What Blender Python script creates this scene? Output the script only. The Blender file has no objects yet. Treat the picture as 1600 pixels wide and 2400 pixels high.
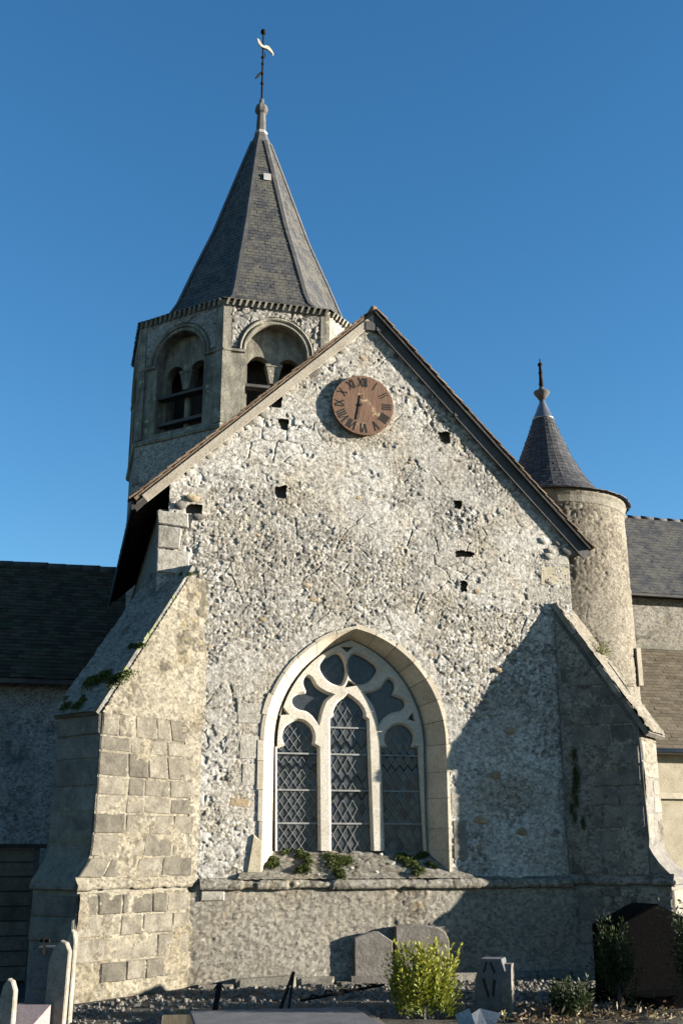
import bpy, bmesh, math, random
import numpy as np
from mathutils import Vector, Matrix
from mathutils.geometry import delaunay_2d_cdt

random.seed(7)
RNG = np.random.default_rng(7)
R_ = math.radians
scene = bpy.context.scene
COL = scene.collection

# ------------------------------------------------------------------ camera
CAM = np.array([-3.8346, -14.6661, 1.6]); FPX = 2600.0; PITCH = R_(17); YAW = R_(14)
cd = bpy.data.cameras.new('camera'); cam = bpy.data.objects.new('camera', cd); COL.objects.link(cam)
cd.sensor_fit = 'HORIZONTAL'; cd.sensor_width = 36; cd.lens = 36 * FPX / 1600
cd.clip_start = 0.1; cd.clip_end = 3000
cam.location = CAM; cam.rotation_euler = (math.pi / 2 + PITCH, 0, -YAW)
scene.camera = cam

# ------------------------------------------------------------------ light
SUN_AZ = R_(71.5)      # from the gable wall's outward normal (-Y) round towards +X
SUN_EL = R_(9.5)
SDIR = Vector((math.sin(SUN_AZ) * math.cos(SUN_EL), -math.cos(SUN_AZ) * math.cos(SUN_EL), math.sin(SUN_EL)))
world = bpy.data.worlds.new('World'); scene.world = world; world.use_nodes = True
wn = world.node_tree.nodes; wl = world.node_tree.links
bg = wn['Background']; sky = wn.new('ShaderNodeTexSky'); sky.sky_type = 'NISHITA'; sky.sun_disc = False
sky.sun_elevation = SUN_EL; sky.sun_rotation = math.atan2(SDIR.x, SDIR.y)
sky.air_density = 1.0; sky.dust_density = 0.05; sky.ozone_density = 3.0; sky.altitude = 100
hsv = wn.new('ShaderNodeHueSaturation'); hsv.inputs['Saturation'].default_value = 1.18     # clear, deep blue autumn sky
wl.new(sky.outputs[0], hsv.inputs['Color']); wl.new(hsv.outputs[0], bg.inputs[0]); bg.inputs[1].default_value = 0.056
ld = bpy.data.lights.new('sun', 'SUN'); ld.energy = 5.0; ld.angle = R_(0.5); ld.color = (1.0, 0.915, 0.80)
sun = bpy.data.objects.new('sun', ld); COL.objects.link(sun)
sun.rotation_euler = (-SDIR).to_track_quat('-Z', 'Y').to_euler(); sun.location = SDIR * 60
vs = scene.view_settings
vs.view_transform = 'Standard'; vs.look = 'None'; vs.gamma = 1.0; vs.exposure = 2.2; vs.use_curve_mapping = False
scene.render.engine = 'CYCLES'
scene.cycles.max_bounces = 6

# ------------------------------------------------------------------ helpers
_f = np.array([math.sin(YAW) * math.cos(PITCH), math.cos(YAW) * math.cos(PITCH), math.sin(PITCH)])
_r = np.array([math.cos(YAW), -math.sin(YAW), 0.0]); _u = np.cross(_r, _f)
def at(x, y, Y=None, Z=None):
    """survey helper: the point on the plane Y=.. or Z=.. seen at (x, y) of the 1600x2400 photograph"""
    d = _f * FPX + _r * (x - 800) + _u * (1200 - y)
    t = (Y - CAM[1]) / d[1] if Y is not None else (Z - CAM[2]) / d[2]
    return CAM + d * t

W = {}      # object -> world origin
def thing(name, loc, label, cat, group=None):
    o = bpy.data.objects.new(name, None); COL.objects.link(o); o.location = loc
    o.empty_display_size = 0.2
    o['label'] = label; o['category'] = cat
    if group: o['group'] = group
    W[o] = np.array(loc, float); return o
def tag(o, label, cat, group=None):
    o['label'] = label; o['category'] = cat
    if group: o['group'] = group
    return o
def add(name, mesh, mat, parent=None, loc=None, rot=None, scale=None, kind=None):
    o = bpy.data.objects.new(name, mesh); COL.objects.link(o)
    if mat is not None and len(mesh.materials) == 0: mesh.materials.append(mat)
    wl_ = np.array(loc if loc is not None else (0, 0, 0), float)
    W[o] = wl_
    if parent is not None:
        o.parent = parent; o.location = wl_ - W[parent]
    else: o.location = wl_
    if rot is not None: o.rotation_euler = rot
    if scale is not None: o.scale = scale
    if kind: o['kind'] = kind
    return o
class Frame:
    def __init__(s, o, u, v, w): s.o = np.array(o, float); s.m = np.array([u, v, w], float)
    def __call__(s, u, v, w=0.0): return tuple(s.o + u * s.m[0] + v * s.m[1] + w * s.m[2])
WORLD = Frame((0, 0, 0), (1, 0, 0), (0, 1, 0), (0, 0, 1))
class MB:
    def __init__(s): s.v = []; s.f = []
    def add(s, v, f):
        n = len(s.v); s.v += [tuple(map(float, p)) for p in v]; s.f += [tuple(i + n for i in q) for q in f]; return s
    def quad(s, a, b, c, d): return s.add([a, b, c, d], [(0, 1, 2, 3)])
    def hexa(s, p):      # 8 corners: bottom ring 0-3, top ring 4-7
        return s.add(p, [(3, 2, 1, 0), (4, 5, 6, 7), (0, 1, 5, 4), (1, 2, 6, 5), (2, 3, 7, 6), (3, 0, 4, 7)])
    def box(s, a, b, fr=WORLD):
        (x0, y0, z0), (x1, y1, z1) = a, b
        return s.hexa([fr(*p) for p in ((x0, y0, z0), (x1, y0, z0), (x1, y1, z0), (x0, y1, z0), (x0, y0, z1), (x1, y0, z1), (x1, y1, z1), (x0, y1, z1))])
    def prism(s, poly, w0, w1, fr=WORLD, bevel=0.0):
        n = len(poly); P = []
        if bevel > 0:
            cx = sum(p[0] for p in poly) / n; cy = sum(p[1] for p in poly) / n
            ins = offset_poly(poly, -bevel)
            rings = [(poly, w0), (poly, w1 - bevel), (ins, w1)]
        else: rings = [(poly, w0), (poly, w1)]
        F = []
        for pl, w in rings: P += [fr(p[0], p[1], w) for p in pl]
        for k in range(len(rings) - 1):
            for i in range(n):
                j = (i + 1) % n; F.append((k * n + i, k * n + j, (k + 1) * n + j, (k + 1) * n + i))
        F.append(tuple(reversed(range(n)))); F.append(tuple((len(rings) - 1) * n + i for i in range(n)))
        return s.add(P, F)
    def bar(s, a, b, w, h, up=(0, 0, 1)):
        a = Vector(a); b = Vector(b); d = (b - a).normalized(); upv = Vector(up)
        x = d.cross(upv)
        if x.length < 1e-4: x = d.cross(Vector((1, 0, 0)))
        x.normalize(); z = x.cross(d)
        P = []
        for p in (a, b):
            for sx, sz in ((-1, -1), (1, -1), (1, 1), (-1, 1)): P.append(p + x * sx * w / 2 + z * sz * h / 2)
        return s.hexa(P)
    def tube(s, pts, rad, n=8, cap=True):
        pts = [Vector(p) for p in pts]; rad = rad if hasattr(rad, '__len__') else [rad] * len(pts); P = []; F = []
        for i, p in enumerate(pts):
            d = (pts[min(i + 1, len(pts) - 1)] - pts[max(i - 1, 0)]).normalized()
            x = d.cross(Vector((0, 0, 1)))
            if x.length < 1e-3: x = d.cross(Vector((0, 1, 0)))
            x.normalize(); y = x.cross(d)
            for k in range(n):
                t = 2 * math.pi * k / n; P.append(p + (x * math.cos(t) + y * math.sin(t)) * rad[i])
        for i in range(len(pts) - 1):
            for k in range(n):
                k2 = (k + 1) % n; F.append((i * n + k, i * n + k2, (i + 1) * n + k2, (i + 1) * n + k))
        if cap: F += [tuple(range(n)), tuple((len(pts) - 1) * n + k for k in reversed(range(n)))]
        return s.add(P, F)
    def lathe(s, prof, c, n=24, a0=0.0):
        P = []; F = []
        for r, z in prof:
            for k in range(n):
                t = a0 + 2 * math.pi * k / n; P.append((c[0] + r * math.sin(t), c[1] - r * math.cos(t), z))
        for i in range(len(prof) - 1):
            for k in range(n):
                k2 = (k + 1) % n; F.append((i * n + k, i * n + k2, (i + 1) * n + k2, (i + 1) * n + k))
        F += [tuple(reversed(range(n))), tuple((len(prof) - 1) * n + k for k in range(n))]
        return s.add(P, F)
    def mesh(s, name='m', smooth=False, recalc=True):
        m = bpy.data.meshes.new(name); m.from_pydata(s.v, [], s.f)
        if recalc:
            b = bmesh.new(); b.from_mesh(m); bmesh.ops.recalc_face_normals(b, faces=b.faces); b.to_mesh(m); b.free()
        if smooth:
            m.polygons.foreach_set('use_smooth', [True] * len(m.polygons))
        m.update(); return m
    def build(s, name, mat, parent=None, smooth=False, recalc=True, kind=None, loc=None, rot=None):
        return add(name, s.mesh(name, smooth, recalc), mat, parent, kind=kind, loc=loc, rot=rot)
def offset_poly(poly, d):
    n = len(poly); a = sum(poly[i][0] * poly[(i + 1) % n][1] - poly[(i + 1) % n][0] * poly[i][1] for i in range(n))
    sg = 1 if a > 0 else -1; out = []
    for i in range(n):
        p0, p1, p2 = Vector(poly[i - 1]), Vector(poly[i]), Vector(poly[(i + 1) % n])
        e1 = (p1 - p0); e2 = (p2 - p1)
        n1 = Vector((e1.y, -e1.x)); n2 = Vector((e2.y, -e2.x))
        if n1.length < 1e-9: n1 = n2
        if n2.length < 1e-9: n2 = n1
        n1.normalize(); n2.normalize(); b = n1 + n2
        if b.length < 1e-4: b = n1
        b.normalize(); c = max(0.5, b.dot(n1))
        q = p1 + b * (sg * d / c); out.append((q.x, q.y))
    return out
def smooth_closed(pts, sub=5, corner=()):
    """closed Catmull-Rom through pts; indices in corner stay sharp"""
    n = len(pts); out = []
    for i in range(n):
        p0, p1, p2, p3 = (np.array(pts[(i + k) % n], float) for k in (-1, 0, 1, 2))
        if i in corner: p0 = p1
        if (i + 1) % n in corner: p3 = p2
        if i in corner and (i + 1) % n in corner: out.append(tuple(p1)); continue
        for k in range(sub):
            t = k / sub
            out.append(tuple(0.5 * ((2 * p1) + (-p0 + p2) * t + (2 * p0 - 5 * p1 + 4 * p2 - p3) * t * t + (-p0 + 3 * p1 - 3 * p2 + p3) * t ** 3)))
    return out
def inpoly(X, Y, poly):
    X = np.asarray(X, float); Y = np.asarray(Y, float); r = np.zeros(X.shape, bool); n = len(poly)
    for i in range(n):
        x0, y0 = poly[i]; x1, y1 = poly[(i + 1) % n]
        c = ((y0 > Y) != (y1 > Y))
        with np.errstate(divide='ignore', invalid='ignore'):
            r ^= c & (X < (x1 - x0) * (Y - y0) / (y1 - y0 + 1e-12) + x0)
    return r
# ---- numpy noise
def hash2(i, j, s):
    h = (i.astype(np.int64) * 374761393 + j.astype(np.int64) * 668265263 + s * 1442695041) & 0xffffffff
    h = ((h ^ (h >> 13)) * 1274126177) & 0xffffffff
    h = ((h ^ (h >> 16)) * 2246822519) & 0xffffffff
    return ((h ^ (h >> 15)) & 0xffffff) / float(0xffffff)
def vnoise(x, y, s=0):
    i = np.floor(x); j = np.floor(y); fx = x - i; fy = y - j
    fx = fx * fx * (3 - 2 * fx); fy = fy * fy * (3 - 2 * fy)
    a = hash2(i, j, s); b = hash2(i + 1, j, s); c = hash2(i, j + 1, s); d = hash2(i + 1, j + 1, s)
    return (a * (1 - fx) + b * fx) * (1 - fy) + (c * (1 - fx) + d * fx) * fy
def fbm(x, y, s=0, o=4):
    v = 0; a = .5; t = 0
    for k in range(o): v = v + a * vnoise(x * 2 ** k, y * 2 ** k, s + 17 * k); t += a; a *= .5
    return v / t
def voro(x, y, s):
    ci = np.floor(x); cj = np.floor(y); f1 = np.full(x.shape, 9.); f2 = np.full(x.shape, 9.); idr = np.zeros(x.shape); idr2 = np.zeros(x.shape); ox = np.zeros(x.shape); oy = np.zeros(x.shape)
    for di in (-1, 0, 1):
        for dj in (-1, 0, 1):
            a = ci + di; b = cj + dj
            px = a + .08 + .84 * hash2(a, b, s); py = b + .08 + .84 * hash2(a, b, s + 5)
            d = np.hypot(px - x, py - y); r1 = hash2(a, b, s + 9); r2 = hash2(a, b, s + 13)
            n = d < f1
            f2 = np.where(n, f1, np.minimum(f2, d)); idr = np.where(n, r1, idr); idr2 = np.where(n, r2, idr2); ox = np.where(n, x - px, ox); oy = np.where(n, y - py, oy); f1 = np.where(n, d, f1)
    voro.off = (ox, oy)
    return f1, f2, idr, idr2
def sstep(a, b, x):
    t = np.clip((x - a) / (b - a), 0, 1); return t * t * (3 - 2 * t)
def rubble_h(U, V, cell=.065, amp=.014, seed=1, coarse=0.35, render=0.0, pit=.05, crack=0.0):
    wu = U + .035 * (fbm(U * 9, V * 9, seed + 40, 3) - .5); wv = V + .035 * (fbm(U * 9 + 50, V * 9, seed + 41, 3) - .5)
    big = sstep(.56 - coarse * .35, .66 - coarse * .35, fbm(U * .9 + seed, V * .9, seed + 60, 4) + .12 * (vnoise(U * 5, V * 5, seed + 61) - .5))
    a1 = voro(wu / (cell * 1.2), wv / cell, seed) + voro.off; a2 = voro(wu / (cell * 1.75), wv / (cell * 1.3), seed + 100) + voro.off
    def lay(a, k, am):
        f1, f2, r, r2, dx, dy = a
        e = sstep(.02, .20, f2 - f1)
        h = e * (.62 + .42 * r2 + 1.5 * (r - .5) * dx + 1.5 * ((r2 * 7.3) % 1 - .5) * dy) * am * k
        p = r2 < pit
        h = np.where(p, -am * 1.0 * e, h)
        return h, r, 1 - sstep(.02, .16, f2 - f1), p
    h1, t1, g1, p1 = lay(a1, 1.0, amp); h2, t2, g2, p2 = lay(a2, 1.35, amp)
    h = h1 * (1 - big) + h2 * big; t = np.where(big > .5, t2, t1); g = g1 * (1 - big) + g2 * big
    h = h + amp * .95 * (fbm(U * 26, V * 26, seed + 3, 3) - .5) + .03 * (fbm(U * 1.1, V * 1.1, seed + 8, 3) - .5)
    if not np.isscalar(render): render = render.reshape(U.shape)
    if np.max(render) > -.3:      # patches where old mortar is smeared over the stones
        m = sstep(.50 - render * .3, .62 - render * .3, fbm(U * 1.3 + 9, V * 1.3, seed + 70, 4))
        nod = voro(wu / (cell * .62), wv / (cell * .55), seed + 300); h = h * (1 - .70 * m) + m * amp * (.42 + .55 * sstep(.0, .45, nod[1] - nod[0]) * nod[3]) + m * .006 * (fbm(U * 16, V * 16, seed + 4, 3) - .5); t = t * (1 - .75 * m) + .75 * m * .55; g = g * (1 - .85 * m)
    if crack > 0:
        cu = U + .12 * (fbm(U * 4, V * 4, seed + 81, 4) - .5); cv = V + .12 * (fbm(U * 4 + 7, V * 4, seed + 82, 4) - .5)
        k1, k2, kr, _ = voro(cu / .42, cv / .24, seed + 83); on = sstep(.52, .6, fbm(U * 2.2, V * 2.2, seed + 84, 3))
        h = h - crack * .014 * on * (1 - sstep(.012, .05, k2 - k1)); g = np.maximum(g, on * (1 - sstep(.012, .05, k2 - k1)))
        dk = sstep(.66, .72, fbm(U * 3.1 + 3, V * 4.4, seed + 85, 4)); h = h - .012 * dk * (fbm(U * 12, V * 12, seed + 86, 2) > .5)
    return h, t, g
def rubble(name, parent, mat, u0, u1, v0, v1, res, pos, inside=None, kind=None, **kw):
    nu = max(2, int(round((u1 - u0) / res)) + 1); nv = max(2, int(round((v1 - v0) / res)) + 1)
    U, V = np.meshgrid(np.linspace(u0, u1, nu), np.linspace(v0, v1, nv))
    if callable(kw.get('render')): kw['render'] = kw['render'](U, V)
    h, t, g = rubble_h(U, V, **kw)
    P = pos(U, V, h).reshape(-1, 3)
    idx = np.arange(nu * nv).reshape(nv, nu)
    q = np.stack([idx[:-1, :-1], idx[:-1, 1:], idx[1:, 1:], idx[1:, :-1]], -1).reshape(-1, 4)
    if inside is not None:
        k = inside(U, V).reshape(-1); q = q[k[q].all(1)]
    used = np.unique(q); mp = np.full(nu * nv, -1); mp[used] = np.arange(len(used)); q = mp[q]
    m = bpy.data.meshes.new(name)
    m.vertices.add(len(used)); m.vertices.foreach_set('co', P[used].astype(np.float32).ravel())
    m.loops.add(len(q) * 4); m.loops.foreach_set('vertex_index', q.astype(np.int32).ravel())
    m.polygons.add(len(q)); m.polygons.foreach_set('loop_start', np.arange(len(q), dtype=np.int32) * 4)
    m.polygons.foreach_set('use_smooth', np.ones(len(q), bool))
    for nm, arr in (('tint', t), ('gap', g)):
        at_ = m.attributes.new(nm, 'FLOAT', 'POINT'); at_.data.foreach_set('value', arr.ravel()[used].astype(np.float32))
    m.update(calc_edges=True); m.validate()
    return add(name, m, mat, parent, kind=kind)

# ------------------------------------------------------------------ materials
class NT:
    def __init__(s, name, rough=.9):
        s.m = bpy.data.materials.new(name); s.m.use_nodes = True; s.n = s.m.node_tree.nodes; s.l = s.m.node_tree.links
        s.b = s.n['Principled BSDF']; s.b.inputs['Roughness'].default_value = rough
        s.b.inputs['Specular IOR Level'].default_value = .25
        s.pos = s.n.new('ShaderNodeNewGeometry').outputs['Position']
    def mapv(s, sc, src=None):
        k = s.n.new('ShaderNodeMapping'); k.inputs['Scale'].default_value = sc; s.l.new(src or s.pos, k.inputs['Vector']); return k.outputs[0]
    def noise(s, sc, det=6, rough=.6, vec=None, dist=0.):
        k = s.n.new('ShaderNodeTexNoise'); k.inputs['Scale'].default_value = sc; k.inputs['Detail'].default_value = det; k.inputs['Roughness'].default_value = rough; k.inputs['Distortion'].default_value = dist
        s.l.new(vec or s.pos, k.inputs['Vector']); return k.outputs['Fac']
    def vor(s, sc, feat='F1', vec=None, out='Distance'):
        k = s.n.new('ShaderNodeTexVoronoi'); k.feature = feat; k.inputs['Scale'].default_value = sc; s.l.new(vec or s.pos, k.inputs['Vector']); return k.outputs[out]
    def attr(s, nm):
        k = s.n.new('ShaderNodeAttribute'); k.attribute_name = nm; return k.outputs['Fac']
    def rnd(s): return s.n.new('ShaderNodeObjectInfo').outputs['Random']
    def ramp(s, fac, stops, interp='LINEAR'):
        k = s.n.new('ShaderNodeValToRGB'); k.color_ramp.interpolation = interp; e = k.color_ramp.elements
        while len(e) < len(stops): e.new(.5)
        for el, (p, c) in zip(e, stops):
            el.position = p; el.color = (c, c, c, 1) if not hasattr(c, '__len__') else (*c, 1)
        s.l.new(fac, k.inputs[0]); return k.outputs[0]
    def mix(s, fac, a, b, mode='MIX'):
        k = s.n.new('ShaderNodeMix'); k.data_type = 'RGBA'; k.blend_type = mode; k.clamp_factor = True
        for sock, v in ((k.inputs['Factor'], fac), (k.inputs[6], a), (k.inputs[7], b)):
            if hasattr(v, 'links') or isinstance(v, bpy.types.NodeSocket): s.l.new(v, sock)
            elif hasattr(v, '__len__'): sock.default_value = (*v, 1)
            else: sock.default_value = v
        return k.outputs[2]
    def math(s, op, a, b=0.):
        k = s.n.new('ShaderNodeMath'); k.operation = op
        for i, v in enumerate((a, b)):
            if isinstance(v, bpy.types.NodeSocket): s.l.new(v, k.inputs[i])
            else: k.inputs[i].default_value = v
        return k.outputs[0]
    def bump(s, h, st=.5, d=.02, prev=None):
        k = s.n.new('ShaderNodeBump'); k.inputs['Strength'].default_value = st; k.inputs['Distance'].default_value = d; s.l.new(h, k.inputs['Height'])
        if prev is not None: s.l.new(prev, k.inputs['Normal'])
        return k.outputs[0]
    def done(s, col=None, nrm=None, rough=None):
        if col is not None:
            if isinstance(col, bpy.types.NodeSocket): s.l.new(col, s.b.inputs['Base Color'])
            else: s.b.inputs['Base Color'].default_value = (*col, 1)
        if nrm is not None: s.l.new(nrm, s.b.inputs['Normal'])
        if rough is not None: s.l.new(rough, s.b.inputs['Roughness'])
        return s.m

KF = {'rubble': 0.62, 'rubble_warm': 0.51, 'shadeskin': 1.1, 'plinth': 0.52, 'sill': 0.6, 'turret': 0.52, 'towerlow': 0.9, 'navewall': 2.1, 'boulder': 0.62, 'ashlar': 0.55, 'ashlar_shaded': 1.05, 'mortar': 0.55, 'mortar_grey': 0.9, 'newstone': 0.62, 'tracery': 0.62, 'coping': 0.6, 'copingmoss': 1.0, 'belfry': 1.15, 'tan': 0.6, 'white': 0.62, 'lead': 0.6, 'zinc': 0.6, 'wood_new': 0.5, 'wood_dark': 0.75, 'wood_black': 0.8, 'tile': 0.55, 'iron': 0.3, 'gilt': 0.6, 'granite': 0.35, 'grave': 0.6, 'gravegrey': 0.8, 'pinkstone': 0.6, 'palepost': 0.75, 'ochre': 0.75, 'paper': 0.8, 'foot_stone': 0.6, 'gravel': 0.95, 'leadbright': 0.5, 'slate': 0.8, 'slate_dark': 2.3, 'slate_brown': 0.6, 'slate_turret': 0.8}       # albedo factor of each surface
def sc_(c, k): return tuple(x * k for x in c) if c is not None else None
def m_rubble(name, dark, mid, light, tan, mortar, ochre=.5, gapk=.8, lich=None, k=1.0):
    dark, mid, light, tan, mortar, lich = (sc_(c, k) for c in (dark, mid, light, tan, mortar, lich))
    t = NT(name, .95)
    tint = t.attr('tint'); gap = t.attr('gap')
    c = t.ramp(tint, [(0, dark), (.16, dark), (.3, mid), (.55, light), (.8, light), (.9, tan), (1, mid)])
    patch = t.ramp(t.noise(1.15, 5, .62), [(.46, 0), (.62, 1)])
    c = t.mix(t.math('MULTIPLY', patch, ochre), c, tan)
    grey = t.ramp(t.noise(1.9, 4, .6, vec=t.mapv((1, 1, .8))), [(.48, 0), (.66, 1)])
    c = t.mix(t.math('MULTIPLY', grey, .45), c, mid)
    c = t.mix(t.math('MULTIPLY', gap, gapk), c, mortar)
    cellc = t.vor(27, vec=t.mapv((1, 1, 1.25)), out='Color'); sep = t.n.new('ShaderNodeSeparateColor'); t.l.new(cellc, sep.inputs[0])
    c = t.mix(1., c, t.ramp(sep.outputs[0], [(0, .55), (.18, .72), (.5, 1.), (.8, 1.18), (1, 1.32)]), 'MULTIPLY')
    stain = t.ramp(t.noise(.55, 6, .65, vec=t.mapv((1, 1, .7))), [(.40, 0), (.62, 1)]); c = t.mix(t.math('MULTIPLY', stain, .38), c, dark)
    fine = t.noise(70, 4, .7); c = t.mix(1., c, t.ramp(fine, [(.25, .62), (.5, 1.), (.75, 1.25)]), 'MULTIPLY')
    blot = t.ramp(t.noise(13, 5, .7), [(.35, .66), (.5, 1.), (.8, 1.08)]); c = t.mix(1., c, blot, 'MULTIPLY')
    if lich is not None:
        c = t.mix(t.ramp(t.noise(5.5, 6, .7), [(.63, 0), (.70, .8)]), c, lich)
    n = t.bump(fine, .55, .012); n = t.bump(t.noise(160, 2, .6), .35, .004, n)
    return t.done(c, n)
def m_stone(name, a, b, c3, sc=2.5, rnd=.35, lich=None, lt=.64, bump=.5, white=None, rough=.92, k=1.0, streak=0.0):
    a, b, c3, lich, white = (sc_(c, k) for c in (a, b, c3, lich, white))
    t = NT(name, rough)
    c = t.ramp(t.noise(sc, 8, .65), [(.3, a), (.5, b), (.7, c3)])
    r = t.rnd()
    c = t.mix(1., c, t.ramp(r, [(0, 1 - rnd), (.5, 1), (1, 1 + rnd * .6)]), 'MULTIPLY')
    c = t.mix(1., c, t.ramp(t.noise(38, 5, .72), [(.3, .6), (.5, 1), (.72, 1.2)]), 'MULTIPLY')
    if streak > 0: c = t.mix(t.math('MULTIPLY', t.ramp(t.noise(2.6, 6, .7, vec=t.mapv((2.2, 2.2, .35))), [(.44, 0), (.66, 1)]), streak), c, sc_(a, .45))
    if lich is not None: c = t.mix(t.ramp(t.noise(4.2, 7, .72), [(lt, 0), (lt + .06, .75)]), c, lich)
    if white is not None: c = t.mix(t.ramp(t.noise(9, 6, .7, vec=t.mapv((1, 1, 1.3))), [(.66, 0), (.70, .85)]), c, white)
    n = t.bump(t.noise(24, 8, .7), bump, .02); n = t.bump(t.noise(120, 3, .6), bump * .6, .005, n)
    return t.done(c, n)

M = {}
M['rubble'] = m_rubble('rubble_masonry', (.21, .198, .172), (.38, .364, .325), (.60, .578, .52), (.42, .35, .235), (.31, .292, .25), ochre=.55, k=KF['rubble'])
M['rubble_warm'] = m_rubble('rubble_masonry_warm', (.13, .115, .085), (.225, .20, .15), (.335, .305, .235), (.26, .215, .13), (.19, .17, .125), ochre=.5, lich=(.23, .205, .09), k=KF['rubble_warm'])
M['shadeskin'] = m_rubble('shaded_wall_skin', (.07, .066, .058), (.12, .113, .098), (.175, .165, .14), (.14, .12, .085), (.10, .093, .08), ochre=.3, gapk=.5, k=KF['shadeskin'])  # masonry skin copy, coloured to suit faces out of the sun
M['plinth'] = m_rubble('plinth_render', (.18, .16, .13), (.30, .275, .225), (.40, .37, .305), (.34, .27, .165), (.22, .195, .155), ochre=.4, gapk=.6, k=KF['plinth'])
M['sill'] = m_rubble('dirty_sill', (.13, .115, .085), (.20, .18, .14), (.28, .26, .215), (.22, .18, .11), (.13, .115, .09), ochre=.5, gapk=.5, lich=(.10, .11, .03), k=KF['sill'])
M['sill2'] = m_rubble('string_course_stone', (.16, .145, .115), (.26, .24, .20), (.36, .34, .285), (.28, .235, .15), (.2, .185, .15), ochre=.4, gapk=.5, lich=(.16, .165, .06), k=.6)
M['turret'] = m_rubble('turret_masonry', (.13, .115, .085), (.225, .20, .155), (.31, .28, .22), (.26, .22, .15), (.14, .12, .09), ochre=.4, k=KF['turret'])
M['towerlow'] = m_rubble('tower_masonry', (.13, .125, .11), (.22, .21, .19), (.32, .305, .275), (.26, .225, .17), (.12, .11, .095), ochre=.3, k=KF['towerlow'])
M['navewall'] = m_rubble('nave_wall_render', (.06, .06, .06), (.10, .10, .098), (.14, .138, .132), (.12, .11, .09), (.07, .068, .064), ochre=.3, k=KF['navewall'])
M['boulder'] = m_stone('rubble_stone', (.24, .22, .18), (.38, .355, .30), (.50, .475, .42), 9, .45, bump=.7, k=KF['boulder'])
M['ashlar'] = m_stone('weathered_ashlar', (.10, .09, .072), (.185, .168, .13), (.265, .245, .195), 6, .38, lich=(.20, .18, .08), white=(.42, .40, .34), bump=.9, k=KF['ashlar'])
M['ashlar2'] = m_stone('grey_weathered_ashlar', (.10, .095, .085), (.17, .163, .145), (.23, .22, .195), 6, .3, lich=(.17, .16, .08), white=(.36, .35, .31), bump=.9, k=.55)
M['ashlar_shaded'] = m_stone('shaded_ashlar', (.06, .058, .052), (.115, .108, .092), (.17, .16, .135), 4, .3, lich=(.20, .21, .12), bump=.9, k=KF['ashlar_shaded'])  # ashlar copy, its colour set for the faces in shade
M['mortar'] = m_stone('lime_mortar', (.17, .15, .115), (.25, .23, .18), (.32, .295, .235), 8, .0, bump=.9, k=KF['mortar'])
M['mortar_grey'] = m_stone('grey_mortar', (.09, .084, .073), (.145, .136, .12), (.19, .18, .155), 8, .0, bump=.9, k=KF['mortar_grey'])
M['newstone'] = m_stone('dressed_limestone', (.44, .385, .29), (.56, .495, .38), (.63, .565, .445), 3, .12, bump=.18, k=KF['newstone'])
M['tracery'] = m_stone('tracery_limestone', (.50, .455, .37), (.60, .555, .465), (.66, .62, .53), 4, .05, bump=.2, k=KF['tracery'])
M['coping'] = m_stone('coping_stone', (.16, .15, .12), (.27, .25, .205), (.37, .345, .29), 7, .25, lich=(.34, .32, .15), lt=.58, bump=1., k=KF['coping'])
M['copingmoss'] = m_stone('mossy_coping', (.06, .06, .055), (.12, .118, .108), (.18, .175, .16), 5, .2, lich=(.12, .14, .05), lt=.55, bump=1., k=KF['copingmoss'])
M['belfry'] = m_stone('belfry_limestone', (.085, .08, .064), (.16, .15, .12), (.26, .24, .19), 3, .15, lich=(.30, .30, .20), lt=.6, bump=.6, k=KF['belfry'], streak=.7)
M['tan'] = m_stone('tan_stone', (.30, .22, .13), (.40, .31, .19), (.48, .38, .25), 9, .2, bump=.6, k=KF['tan'])
M['white'] = m_stone('whitish_stone', (.40, .38, .33), (.52, .50, .44), (.60, .58, .52), 9, .15, bump=.5, k=KF['white'])
M['lead'] = m_stone('lead_sheet', (.065, .065, .062), (.10, .098, .093), (.14, .137, .128), 6, .2, bump=.25, rough=.55, k=KF['lead'])
M['lead_pale'] = m_stone('pale_lead', (.20, .20, .19), (.26, .26, .25), (.32, .32, .31), 6, .0, bump=.2)
M['leadbright'] = m_stone('oxidised_lead_came', (.26, .26, .25), (.34, .34, .33), (.42, .42, .41), 12, .05, bump=.1, rough=.6, k=KF['leadbright'])
M['zinc'] = m_stone('zinc_cap', (.24, .25, .27), (.30, .31, .33), (.36, .37, .39), 5, .05, bump=.1, rough=.35, k=KF['zinc'])
M['zinc'].node_tree.nodes['Principled BSDF'].inputs['Metallic'].default_value = .7
M['wood_new'] = m_stone('pale_timber', (.42, .365, .28), (.52, .46, .36), (.60, .54, .43), 3, .1, bump=.25, k=KF['wood_new'])
M['wood_dark'] = m_stone('weathered_dark_timber', (.055, .053, .05), (.085, .082, .078), (.12, .115, .11), 3, .2, bump=.4, k=KF['wood_dark'])
M['wood_black'] = m_stone('tarred_timber', (.025, .023, .02), (.04, .037, .033), (.06, .055, .05), 3, .3, bump=.4, k=KF['wood_black'])
M['tile'] = m_stone('clay_tile', (.15, .105, .07), (.235, .165, .11), (.30, .225, .155), 9, .35, lich=(.20, .18, .08), lt=.6, bump=.6, k=KF['tile'])
M['iron'] = m_stone('wrought_iron', (.02, .02, .02), (.03, .03, .03), (.05, .045, .04), 9, .1, bump=.3, rough=.6, k=KF['iron'])
M['iron'].node_tree.nodes['Principled BSDF'].inputs['Specular IOR Level'].default_value = .05
M['gilt'] = m_stone('pale_painted_copper', (.62, .56, .42), (.72, .66, .52), (.78, .73, .6), 9, .05, bump=.1, rough=.5, k=KF['gilt'])
M['granite'] = m_stone('polished_black_granite', (.004, .004, .0045), (.006, .006, .0065), (.009, .009, .009), 30, .1, bump=.0, rough=.08, k=KF['granite'])
M['granite'].node_tree.nodes['Principled BSDF'].inputs['Specular IOR Level'].default_value = .02
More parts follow.
